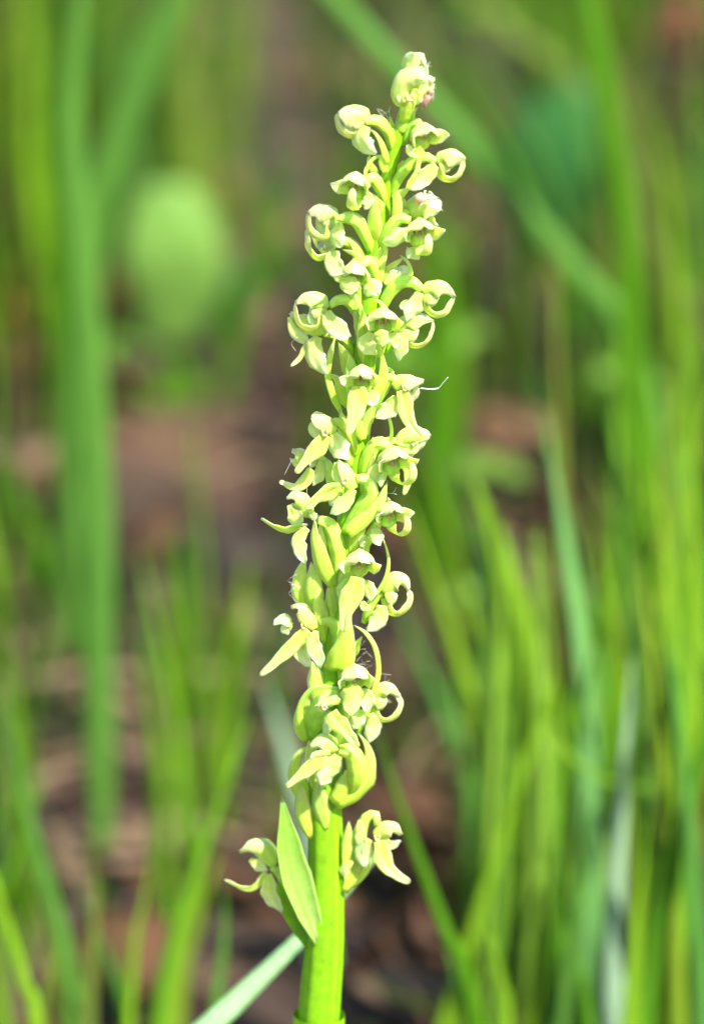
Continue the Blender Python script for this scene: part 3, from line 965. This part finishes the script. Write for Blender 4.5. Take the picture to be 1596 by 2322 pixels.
bract(1, '1000,600 1030,500 1070,455', 55, 0.0, 0.4)
flower(1, ('880,760 860,640 800,570 740,550 680,565', 95, 0.3, 2.2),
       hood=('700,570 640,500 560,490 498,500', 150, 2.4, 2.6, 'hoodf', dict(n=(-0.15, 0.6, 0.8), cup=80)),
       lip=('660,620 625,655 570,655 520,615 493,560 495,505', 62, 2.4, 2.4, 'band', RINGL),
       seps=[('688,590 655,680 700,755 770,790', 125, 2.8, 2.8, 'sep', dict(cup=40)),
             ('650,560 600,590 560,640', 90, 1.9, 1.9)],
       )
bract(1, '870,690 880,600 865,520', 60, -1, -1.2)
bract(1, '855,850 810,720 760,640 715,610', 50, 1.5, 2.2, roll=25)
bract(1, '840,920 810,830 850,760', 60, 1.2, 1.5)
bract(1, '770,940 720,840 730,790', 60, -0.8, -1)
flower(1, ('960,720 1010,600 1060,570 1090,620', 80, 0.0, 1.8), lantern=dict(c=(1112, 690), size=195, az=22, tilt=-8, d=2.2, lip='none', horns=0.12, hw=1.08),
       lip=[('1100,760 1060,785 1010,770 1000,720', 70, 3.6, 3.0, 'band')])
bract(1, '930,930 950,860 965,830', 60, -1.5, -1.6)
flower(1, ('880,1080 930,960 1020,850 1120,810 1200,850', 92, 0.4, 1.6),
       hood=('1195,850 1240,800 1320,790 1405,820', 150, 1.8, 2.0, 'hood', dict(cup=80)),
       lip=('1205,900 1240,960 1300,975 1360,940 1385,870 1395,825', 78, 1.8, 1.8, 'band', RING),
       seps=[('1195,870 1130,930 1050,1000 985,1040', 118, 2.4, 2.2, 'sep', dict(cup=35)), ('1190,880 1140,900 1100,920', 60, 1.0, 1.0)])
bract(1, '980,1040 1050,930 1070,850 1075,780', 42, 2.4, 2.2, pr='strip')
bract(1, '890,1110 960,1060 1010,1030', 75, 1.0, 1.6)
flower(1, ('830,1140 800,1040 750,960 690,980', 92, 0.6, 2.4), lantern=dict(c=(620, 1045), size=205, az=-18, tilt=-4, d=3.2, lip='curl', horns=0.12),
       seps=[('705,1060 715,1130 690,1185', 75, 3.2, 3.0), ('640,1110 620,1150 600,1200', 40, 1.5, 1.2)])
bract(1, '690,960 710,880 760,820 830,800', 36, 1.8, 0.6, pr='strip', roll=40)
bract(1, '760,1230 790,1150 720,1060', 90, 1.2, 1.6)
# pair at the left with ring lips
flower(1, ('740,1500 700,1380 640,1270 560,1240 490,1260', 105, 0.6, 2.4),
       hood=('500,1250 430,1185 340,1180 285,1210', 150, 3.0, 3.2, 'hood', dict(cup=85)),
       lip=('440,1270 430,1370 370,1388 310,1340 288,1270 290,1205', 66, 3.2, 3.2, 'band', RINGL),
       seps=[('505,1270 480,1350 500,1420 530,1450', 105, 3.4, 3.6, 'sep', dict(cup=40)), ('490,1270 420,1260 390,1320 440,1360', 110, 2.8, 2.8)])
flower(1, ('690,1560 640,1470 560,1410 480,1420', 85, 0.2, 1.4),
       hood=('490,1440 420,1400 340,1360 300,1330', 120, 1.8, 2.0, 'hood', dict(cup=60, n=(0, 0.5, 0.85))),
       lip=('480,1500 420,1515 350,1530 295,1470 280,1390 275,1330', 72, 2.0, 2.0, 'band', RINGL),
       seps=[('480,1470 460,1540 500,1620 540,1680', 120, 2.4, 3.2, 'sep', dict(cup=35)), ('480,1440 400,1450 360,1400', 95, 2.3, 2.3)])
bract(1, '735,1560 720,1440 690,1330', 55, -0.3, 0.2)
bract(1, '660,1560 610,1450 570,1400', 75, 1.6, 1.8)
# right side, spider flower and lantern
flower(1, ('870,1320 950,1230 1010,1210 1060,1220', 80, 0.2, 0.6),
       hood=('1010,1220 1080,1150 1160,1160 1215,1200', 170, 1.0, 1.6, 'hoodf', dict(cup=70, n=(0.1, 0.6, 0.8))),
       seps=[('1020,1200 1090,1230 1180,1290 1205,1310', 140, 0.2, 0.4, 'sep', dict(cup=25)), ('960,1230 1000,1190 950,1160', 40, 0.2, 0.0)])
flower(1, ('800,1480 850,1350 930,1250 1010,1260', 105, 0.8, 2.4), lantern=dict(c=(1080, 1370), size=205, az=14, tilt=-4, d=3.2, lip='curl', horns=0.14),
       seps=[('1020,1330 950,1370 880,1410 808,1415', 100, 4.0, 3.8, 'sep', dict(cup=35)), ('1060,1450 1040,1490 990,1530', 95, 2.4, 2.6)])
bract(1, '905,1270 920,1180 915,1100 905,1050', 75, 2.0, 2.4, cup=30, pr='strip')
bract(1, '950,1190 965,1130 955,1090', 50, 0, -.2)

# --- upper middle (region 2)
flower(2, ('790,330 760,240 730,160 690,160 660,190', 95, 1.2, 4.2), lantern=dict(c=(620, 275), size=195, az=-10, tilt=-14, d=5.0, lip='none', horns=0.1),
       lip=[('600,260 590,320 600,390', 135, 6.4, 6.6, 'sep', dict(cup=35))],
       seps=[('700,290 740,340 790,400', 120, 5.2, 5.2, 'sep', dict(cup=35))])
bract(2, '560,250 600,200 640,120 530,70', 80, 2.6, 2.0)
bract(2, '760,350 790,220 830,110 850,30', 90, 2.4, 2.6, pr='bract')
bract(2, '830,300 880,200 960,130', 80, 1.2, 1.2)
flower(2, ('810,380 850,300 890,240 930,210', 85, -0.2, 0.8), seps=[('880,330 930,270 960,220 930,185', 110, 0.9, 0.6), ('830,320 880,270 930,200', 90, 1.4, 1.2)])
flower(2, ('800,520 850,400 930,310 1020,300 1095,355', 110, 0.8, 2.0),
       hood=('1090,370 1160,320 1260,325 1330,405', 130, 2.2, 2.4, 'hood', dict(cup=82)),
       lip=('1105,440 1130,500 1190,535 1260,515 1300,450 1325,400', 62, 2.2, 2.2, 'band', RING),
       seps=[('1085,380 1050,460 1010,530 985,585', 105, 2.6, 2.8, 'sep', dict(cup=35)), ('1000,430 960,470 965,500', 60, 1.2, 1.0),
             ('1095,380 1110,440 1150,440 1200,420', 90, 1.5, 1.5)])
bract(2, '1020,280 1015,210 985,150 935,110', 26, 1.6, 0.8, pr='strip', roll=12)
bract(2, '860,560 830,490 790,440 740,425', 46, 3.0, 3.2, pr='bract')
flower(2, ('640,560 600,470 560,430 500,430 440,470', 90, 0.8, 2.8),
       hood=('430,475 350,405 270,400 195,445', 140, 3.2, 3.4, 'hood', dict(cup=82)),
       lip=('390,520 370,610 300,635 225,600 198,520 195,450', 66, 3.4, 3.4, 'band', RINGL),
       seps=[('425,505 450,580 520,650 590,690', 128, 3.8, 4.2, 'sep', dict(cup=40)), ('420,500 360,500 330,570 370,600', 100, 2.8, 2.8)])
flower(2, ('620,840 560,720 480,680 400,670', 75, 0.0, 1.6),
       hood=('400,660 330,610 240,580 160,520', 115, 1.8, 2.0, 'hood', dict(cup=65, n=(0, 0.5, 0.85))),
       lip=('320,720 270,760 230,840 165,900', 42, 1.9, 1.9, 'band', dict(roll=30)),
       seps=[('360,690 320,790 350,890 420,965', 128, 2.8, 3.0, 'sep', dict(cup=40)), ('160,545 200,640 280,720 340,700', 95, 1.6, 1.6)])
bract(2, '530,1250 440,1010 440,860 480,690', 60, 1.0, 2.4, pr='strip', roll=30)
bract(2, '600,980 560,860 500,730', 120, 1.4, 2.2, cup=60)
bract(2, '640,560 620,460 600,400 600,370', 95, 1.8, 2.4, pr='strip', cup=50)
bract(2, '690,700 640,580 610,500', 100, 1.6, 2.2)
flower(2, ('790,820 800,720 820,640', 105, 1.6, 3.6), lantern=dict(c=(818, 610), size=215, az=2, tilt=-6, d=4.6, lip='none', horns=0.05),
       lip=[('805,640 810,700 812,760', 95, 6.4, 6.4, 'strip', dict(cup=30))],
       seps=[('740,660 705,740 770,825', 110, 4.6, 4.4, 'sep', dict(cup=40)), ('890,660 910,720 930,765', 90, 5.2, 5.0)])
flower(2, ('840,800 880,720 930,650', 70, 0.8, 1.4),
       hood=('935,660 970,580 1070,550 1180,575', 130, 1.8, 1.8, 'hood', dict(cup=82)),
       lip=('960,700 1000,745 1070,757 1140,715 1170,640 1176,580', 64, 1.8, 1.8, 'band', RING),
       seps=[('945,660 950,740 930,860', 100, 2.2, 2.0, 'sep', dict(cup=35)), ('950,640 1000,690 1040,640', 95, 1.2, 1.2)])
bract(2, '760,1120 815,1000 820,880 800,770', 85, 3.6, 4.2, cup=35)
flower(2, ('650,1200 690,1080 720,960 700,930', 100, 1.4, 4.0), lantern=dict(c=(665, 1010), size=200, az=-4, tilt=-10, d=4.8, lip='none', horns=0.16),
       lip=[('650,1040 640,1130 615,1250 578,1385', 142, 5.8, 6.2, 'lip', dict(cup=-12))],
       seps=[('715,1070 740,1120 755,1185', 95, 4.8, 4.8), ('600,1060 590,1110 580,1140', 50, 4.4, 4.4)])
flower(2, ('740,1220 800,1090 860,990 920,1000', 100, 1.0, 2.8),
       hood=('880,1030 950,985 1030,985 1108,1000', 130, 3.2, 3.6, 'hood', dict(cup=72)),
       lip=('955,1070 975,1180 1005,1290 1085,1395', 118, 4.0, 4.0, 'lip'),
       seps=[('910,1110 870,1190 800,1240 765,1265', 115, 3.6, 3.4, 'sep', dict(cup=38)), ('900,1150 890,1210 905,1260', 60, 2.2, 2.0),
             ('900,1030 970,1040 1020,1100 1070,1040', 95, 2.4, 2.6)],
       column=(975, 1050, 4.0, 80))
bract(2, '890,960 870,925 830,905', 30, 1.2, 0.6, pr='strip')
bract(2, '860,1470 880,1370 865,1280 835,1225', 28, 2.0, 1.4, pr='strip', roll=12)
bract(2, '640,1420 700,1280 740,1180', 120, 2.2, 3.0, cup=55)
bract(2, '590,1180 540,1100 500,1000 440,950', 110, 0.2, 0.6, cup=40, mat=M_BRACT)
bract(2, '680,1420 650,1330 690,1230', 70, 3.2, 3.6)

# --- middle (region 3)
flower(3, ('820,330 790,200 730,110 670,90', 95, 1.2, 3.4),
       hood=('680,170 640,110 570,70 508,60', 120, 3.8, 4.2, 'hoodf', dict(cup=55, n=(0.1, 0.7, 0.7), wav=0.12)),
       lip=('615,190 570,260 490,350 400,460', 118, 4.4, 4.6, 'lip'),
       seps=[('665,180 700,260 780,360', 122, 4.2, 4.6, 'sep', dict(cup=35)), ('540,80 530,140 560,180 620,190', 80, 3.4, 3.6)],
       column=(605, 175, 4.6, 75))
flower(3, ('720,520 640,420 560,360 480,330', 80, -0.4, 0.8),
       hood=('480,380 430,310 375,290', 100, 1.2, 1.4, 'hood', dict(cup=60)),
       lip=('510,430 470,510 390,560 285,517', 85, 1.8, 1.8, 'lip', dict(roll=20)),
       seps=[('575,370 570,460 520,550', 72, 2.0, 2.0), ('600,340 540,380 500,430', 60, 1.4, 1.4), ('470,340 420,400 360,355', 70, 0.9, 0.9)])
flower(3, ('900,480 960,330 1050,240 1120,240', 95, -1.0, -0.6),
       hood=('1110,235 1190,180 1290,175 1358,195', 150, -0.4, 0.0, 'sep', dict(cup=45, n=(0, 0.7, 0.7))),
       seps=[('1110,245 1190,260 1260,230 1350,210', 140, 0.3, 0.5, 'sep', dict(cup=30)), ('1150,250 1200,330 1210,360', 90, 0.0, 0.2)],
       lip=[('1160,370 1195,450 1190,540 1165,615', 62, 1.8, 1.8, 'band')])
flower(3, ('860,500 920,340 980,250 1060,270', 130, 1.0, 3.0), lantern=dict(c=(1090, 400), size=225, az=18, tilt=-6, d=4.0, lip='side', horns=0.1),
       seps=[('1000,400 960,470 1000,530', 80, 3.6, 3.4), ('1030,450 1010,520 1000,560', 50, 4.2, 4.0)])
bract(3, '900,420 960,320 1000,260', 110, 0.6, 0.8)
flower(3, ('740,880 850,720 930,600 900,510 830,500', 118, 1.8, 4.4),
       hood=('830,560 790,480 730,410 700,370', 120, 4.4, 4.8, 'hood', dict(cup=60, n=(0.5, 0.6, 0.6))),
       lip=('720,560 650,580 570,630 465,715', 118, 5.2, 5.4, 'lip', dict(roll=-12)),
       seps=[('810,575 760,650 690,720 640,750', 100, 5.0, 4.8, 'sep', dict(cup=38)), ('690,380 690,450 720,520 740,560', 70, 4.2, 4.4), ('700,600 660,660 640,690', 80, 3.8, 3.8)],
       column=(745, 515, 5.2, 80))
bract(3, '770,890 870,800 990,680 1050,510', 125, 4.0, 3.0, cup=40)
flower(3, ('680,1220 690,1000 640,830 560,790', 130, 1.6, 3.4),
       hood=('510,760 460,660 400,615 335,640', 120, 3.2, 3.4, 'hood', dict(cup=72)),
       lip=('440,835 350,860 260,840 155,780', 78, 3.0, 3.2, 'lip', dict(roll=-30)),
       seps=[('480,850 420,930 440,1030 470,1095', 100, 3.4, 3.4, 'sep', dict(cup=30)), ('360,680 400,760 420,830 490,820', 105, 2.8, 3.0),
             ('500,730 520,770 530,800', 60, 3.8, 3.8)])
bract(3, '680,1260 590,1090 540,930 530,790', 150, 2.4, 4.2, cup=45)
bract(3, '690,1190 700,1020 650,870 600,790', 125, 2.4, 3.6, cup=60)
flower(3, ('850,1080 900,950 960,850 1000,760', 90, 1.2, 2.6), lantern=dict(c=(1070, 775), size=200, az=16, tilt=-6, d=3.4, lip='side', horns=0.14),
       seps=[('950,850 980,920 1000,975', 90, 3.2, 3.4), ('900,900 870,940 880,985', 60, 2.4, 2.4)])
bract(3, '830,1090 880,980 930,880', 120, 1.8, 2.6)
bract(3, '960,1340 1040,1200 1055,1050 1000,870', 34, 2.4, 2.2, pr='bract', roll=10)
bract(3, '1070,690 1040,640 960,590', 34, 1.2, 0.6, pr='strip')
flower(3, ('740,1460 790,1320 830,1190 830,1110', 105, 2.0, 4.6), lantern=dict(c=(848, 1130), size=215, az=0, tilt=-10, d=5.4, lip='none', horns=0.16),
       lip=[('840,1200 800,1320 760,1420 735,1590', 150, 6.4, 6.2, 'lip', dict(cup=-12))],
       seps=[('900,1220 920,1300 935,1370', 85, 5.2, 5.0), ('760,1210 730,1290 735,1370', 60, 4.6, 4.4)])
flower(3, ('880,1520 930,1400 980,1330 1020,1320', 80, 0.8, 1.8),
       hood=('1010,1300 1080,1215 1160,1215 1200,1290', 130, 2.2, 2.4, 'hood', dict(cup=82)),
       lip=('1030,1350 1060,1440 1120,1462 1190,1410 1215,1340 1195,1290', 92, 2.2, 2.2, 'band', RING),
       seps=[('1010,1400 990,1480 900,1580', 110, 2.8, 2.8, 'sep', dict(cup=38)), ('870,1370 890,1410 930,1400', 60, 2.8, 2.8)])
bract(3, '490,1480 430,1330 430,1180 470,1060', 125, 0.2, 0.8, pr='leaf', cup=35)
bract(3, '580,1490 530,1330 520,1200 510,1090', 140, 1.8, 1.8, pr='leaf', cup=40)
bract(3, '690,1500 660,1350 640,1230', 150, 1.8, 2.0, cup=40)

# --- lower middle (region 4)
flower(4, ('660,520 690,410 650,320 570,320', 90, 1.6, 3.4),
       hood=('545,360 480,260 430,200 365,210', 115, 3.8, 4.0, 'hood', dict(cup=70)),
       lip=('480,370 390,470 280,580 145,700', 105, 4.2, 4.4, 'lip', dict(roll=-15)),
       seps=[('545,380 520,470 560,570 575,650', 105, 4.2, 4.2, 'sep', dict(cup=38)), ('480,430 420,500 460,580 510,640', 95, 2.8, 2.8),
             ('370,345 310,300 240,335', 75, 3.4, 3.4, 'hood', dict(n=(0, 0.9, 0.5), cup=50)), ('370,340 330,370 350,410', 60, 3.6, 3.6)],
       column=(455, 350, 4.4, 60))
bract(4, '692,672 715,560 750,420 765,260', 205, 3.2, 5.6, pr='bell', cup=32)
bract(4, '920,870 985,700 970,520 900,400 810,340', 40, 2.6, 3.2, pr='strip', roll=12)
bract(4, '800,560 840,470 870,420', 70, 1.2, 1.4)
flower(4, ('700,1080 760,950 800,830', 110, 2.2, 4.4), lantern=dict(c=(820, 745), size=220, az=6, tilt=-12, d=4.8, lip='none', horns=0.06, hw=1.0),
       lip=[('800,760 800,860 790,990', 135, 6.6, 6.4, 'strip', dict(cup=30))],
       seps=[('880,790 900,880 900,960', 105, 5.0, 4.8), ('750,800 740,850 720,900', 60, 5.4, 5.2), ('860,940 830,1020 810,1080', 90, 4.6, 4.6)])
flower(4, ('520,1130 560,950 620,850 700,830', 150, 1.4, 4.6),
       hood=('720,870 650,850 590,880 550,920', 105, 5.6, 6.0, 'hood', dict(cup=70)),
       lip=('650,960 700,1030 770,1110 845,1205', 122, 6.2, 6.4, 'lip'),
       seps=[('550,900 580,930 630,930', 70, 6.0, 6.0), ('650,950 620,1060 610,1140', 70, 4.8, 4.6)],
       column=(600, 925, 6.2, 60))
bract(4, '490,1160 430,1010 450,880 540,790 740,790', 52, 1.6, 4.6, pr='strip', roll=18, cup=40)
bract(4, '490,1160 440,1040 470,900 560,820', 130, 1.0, 2.0, cup=40)
flower(4, ('840,1120 870,1000 920,920 960,880', 75, 1.4, 2.2),
       hood=('930,850 1000,780 1080,780 1140,850', 110, 2.6, 2.8, 'hood', dict(cup=82)),
       lip=('945,920 980,1000 1050,1018 1120,970 1145,890 1110,830', 78, 2.6, 2.6, 'band', RING),
       seps=[('930,970 950,1060 920,1180', 100, 3.0, 2.8, 'sep', dict(cup=38)), ('940,900 1000,860 1080,890', 40, 1.6, 1.6)])
flower(4, ('790,1520 830,1380 800,1250 700,1230', 150, 2.4, 5.0),
       hood=('690,1230 620,1160 560,1160 495,1200', 130, 5.4, 5.6, 'hood', dict(cup=62, n=(0, 0.6, 0.8))),
       lip=('600,1280 510,1340 420,1420 330,1490', 112, 5.8, 6.0, 'lip', dict(roll=-12)),
       seps=[('700,1270 640,1360 570,1480', 150, 5.4, 5.4, 'sep', dict(cup=38)), ('640,1240 550,1270 490,1310', 60, 6.0, 6.0)])
bract(4, '680,1620 790,1530 880,1420 925,1300 900,1190 845,1110', 260, 3.0, 3.6, pr='boat', cup=48, n=(0.25, -0.15, 1))
bract(4, '470,1590 400,1400 420,1260 500,1200', 130, 0.8, 1.6, cup=50)

# slender bracts pressed to the stem between the flowers
for k, (bx, by, tx, ty, w_, d_) in enumerate([(858, 560, 850, 450, 34, 1.9), (838, 660, 862, 560, 40, 2.0), (812, 700, 800, 600, 36, 1.8), (828, 830, 820, 700, 44, 2.2), (850, 800, 872, 690, 36, 1.2),
                                              (806, 920, 790, 800, 44, 2.2), (838, 960, 850, 840, 40, 2.2), (800, 1060, 770, 930, 46, 2.2), (822, 1120, 846, 990, 44, 2.4), (776, 1160, 740, 1040, 46, 1.8),
                                              (796, 1260, 826, 1120, 50, 2.6), (752, 1300, 726, 1170, 50, 2.4), (778, 1400, 790, 1270, 52, 2.8), (742, 1460, 716, 1340, 48, 2.2), (770, 1560, 800, 1420, 52, 2.8),
                                              (728, 1620, 706, 1500, 50, 2.2), (758, 1720, 790, 1600, 54, 3.0), (724, 1800, 700, 1680, 54, 2.6)]):
    bract(0, '%d,%d %d,%d %d,%d' % (bx, by, (bx + tx) / 2 + (6 if k % 2 else -6), (by + ty) / 2, tx, ty), w_, d_ - 0.8, d_ + 0.6, pr='leaf', cup=38, n=(0.5 if k % 2 else -0.4, 0.1, 1))

# --- foot of the spike (region 5)
bract(5, '690,1075 590,820 490,500 448,140', 215, 2.4, 3.4, pr='leaf', cup=-46, wav=0.05, n=(0.3, 0.1, 1), thick=0.16, mat=M_LEAFY)
bract(5, '640,1120 560,960 480,780 440,600', 150, 1.2, 0.6, pr='leaf', cup=30, mat=M_STEM)
bract(5, '640,410 590,260 575,60', 120, 1.6, 2.2, pr='leaf', cup=40)
bract(5, '740,360 700,220 680,40', 130, 2.4, 3.0, pr='leaf', cup=45)
flower(5, ('600,960 520,760 440,640 390,600', 80, 0.0, 1.0),
       hood=('410,580 340,460 260,450 178,495', 125, 1.6, 1.8, 'hood', dict(cup=70)),
       lip=('345,630 280,720 200,730 85,675', 56, 1.6, 1.6, 'lip', dict(roll=-30)),
       seps=[('370,640 380,760 455,890', 110, 2.0, 1.8, 'sep', dict(cup=38)), ('250,545 310,590 360,620', 70, 1.2, 1.2)])
flower(5, ('850,720 930,520 980,300 1050,260 1060,330', 85, 0.4, 2.0),
       hood=('1040,390 1100,340 1170,330 1222,385', 110, 2.6, 2.8, 'hood', dict(cup=72)),
       lip=('1075,430 1100,540 1150,620 1270,695', 110, 3.0, 3.0, 'lip'),
       seps=[('1010,420 970,500 985,600', 90, 2.8, 2.6), ('950,300 960,420 960,520', 70, 2.6, 2.6), ('900,560 850,620 860,680', 60, 2.4, 2.0),
             ('1060,400 1140,450 1215,430', 60, 2.0, 2.0)],
       column=(1060, 410, 3.0, 60))
bract(5, '850,760 900,640 930,470 945,290', 135, 1.4, 1.6, pr='leaf', cup=40)
bract(5, '855,740 930,660 985,560 1020,430', 110, 0.6, 1.0, pr='leaf', cup=35)
bract(5, '850,600 870,440 880,300', 80, 2.0, 2.2, pr='leaf', cup=40)

# sheath of the uppermost stem leaf, and the leaf itself below the frame
b0 = P(5, 690, 1570, 0)
mbs = MB().tube([Vector((b0.x - .004, 0, b0.z - 0.05)), Vector((b0.x - .001, 0, b0.z - 0.02)), b0, b0 + Vector((0, 0, .0008))], (0.0068, 0.0076), nr=24, na=14, cap=False)
mbs.build('leaf_sheath', M_STEM, ORCHID)
for sx, zz, LL in ((-1, 0.065, 0.09), (1, 0.04, 0.12), (-1, 0.02, 0.13)):
    q = Vector((b0.x - 0.006, 0, zz))
    MB().petal([q, q + Vector((sx * LL * .4, -0.01, LL * .45)), q + Vector((sx * LL, -0.015, LL * .35))], 0.022, 'bract', n=(-sx * .6, 1, .2), cup=35, thick=0.35,
               na=18, nc=8, vein=0.03).build('leaf', M_BRACT, ORCHID)

# ------------------------------------------------------------------ small creatures and silk
def spider():
    c = P(1, 1088, 1102, 2.6)
    s = unit(1)
    root = empty('spider', c)
    tag(root, 'tiny pinkish-white crab spider sitting on the hood of an upper right flower', 'spider')
    MB().blob(c, 46 * s, (1.08, 0.95, 0.85), lump=0.08, seed=4, nu=18, nv=12).build('abdomen', M_SPIDER, root)
    h = P(1, 1150, 1096, 2.8)
    MB().blob(h, 30 * s, (1.15, 0.9, 0.75), lump=0.1, seed=6, nu=12, nv=8).build('head', M_SPLEG, root)
    ends = [('1130,1085 1110,1055 1130,1050', 1), ('1140,1080 1150,1055 1185,1095', 1), ('1165,1090 1190,1105 1200,1120', 1), ('1165,1105 1200,1150 1245,1195', 2),
            ('1155,1115 1190,1170 1200,1200', 3), ('1145,1120 1160,1160 1195,1205', 3), ('1130,1118 1095,1140 1070,1195', 3), ('1125,1110 1085,1150 1065,1180', 2)]
    for st, d in ends:
        MB().tube(pts_of(1, st, 2.8, 2.2, 3.2), 9 * s, 'strip', na=10, nr=6).build('leg', M_SPLEG, root)


spider()


def husk():
    c = P(1, 1125, 410, 2.4)
    s = unit(1)
    root = empty('insect_husk', c)
    tag(root, 'pale brown insect husk caught beside the top bud of the orchid', 'insect')
    R = Matrix.Rotation(math.radians(35), 3, 'Y')
    MB().blob(c, 55 * s, (0.6, 0.6, 1.15), R, lump=0.5, seed=9, nu=14, nv=12).build('body', M_HUSK, root)
    MB().blob(P(1, 1155, 355, 2.4), 22 * s, (1, 1, 1), lump=0.5, seed=3).build('head', M_HUSK, root)
    for st in ('1110,440 1105,470 1110,490', '1150,390 1175,370 1168,340', '1145,370 1140,340 1160,320', '1095,420 1080,430 1075,445'):
        MB().tube(pts_of(1, st, 2.4, 2.2), 6 * s, 'strip', na=8, nr=5).build('leg', M_HUSK, root)


husk()


def silk(strands, label, w=2.6):
    mb = MB()
    for reg, st, d0, d1 in strands:
        mb.tube(pts_of(reg, st, d0, d1), w * unit(reg), 'one', na=16, nr=4)
    o = mb.build('spider_silk', M_SILK, origin=mb.v[0])
    tag(o, label, 'spider silk', 'strands of spider silk on the orchid')


def fuzz(reg, cx, cy, rx, ry, n, d, seed):
    rng = random.Random(seed)
    out = []
    for i in range(n):
        x, y = cx + rng.uniform(-rx, rx), cy + rng.uniform(-ry, ry)
        a = rng.uniform(0, 6.28)
        l = rng.uniform(20, 60)
        dx, dy = math.cos(a) * l, math.sin(a) * l
        out.append((reg, '%f,%f %f,%f %f,%f' % (x - dx, y - dy, x + rng.uniform(-9, 9), y + rng.uniform(-9, 9), x + dx, y + dy), d + rng.uniform(-.6, .6), d + rng.uniform(-.6, .6)))
    return out


silk([(2, '1075,1055 1140,1062 1205,1058 1240,1020 1280,975', 3.4, 3.0), (2, '1085,1050 1150,1058 1210,1052', 3.4, 3.2)], 'bright silk thread trailing right from a flower above the spike middle')
silk([(2, '215,690 170,735 200,790', 2, 2)], 'short curved silk thread beside the left ring-lipped flower', 1.8)
silk(fuzz(4, 880, 560, 40, 90, 8, 1.5, 3), 'silk tangle in the gap beside the arching bract at lower right', 1.1)
silk(fuzz(4, 1010, 730, 40, 50, 5, 1.5, 5), 'silk tangle above the lower ring-lipped flower at right', 1.1)
silk([(3, '480,545 478,590 484,640', 2, 2), (3, '370,370 340,430 320,470', 2, 2), (3, '1040,600 1085,605 1115,610', 2, 2), (3, '1080,606 1100,585 1110,560', 2, 2)], 'fine silk threads strung between the middle flowers', 2.0)
silk(fuzz(3, 395, 1250, 14, 110, 8, 1.0, 8), 'vertical silk wisps along the left side of the middle bracts', 1.1)
silk(fuzz(1, 1110, 140, 22, 60, 8, 1.6, 12) + fuzz(1, 1160, 340, 20, 30, 5, 2.2, 13), 'silk wisps around the top bud and the insect husk', 1.5)
silk(fuzz(1, 840, 500, 40, 40, 7, 1.0, 14), 'faint silk tuft above the bract of the upper left flower', 1.3)
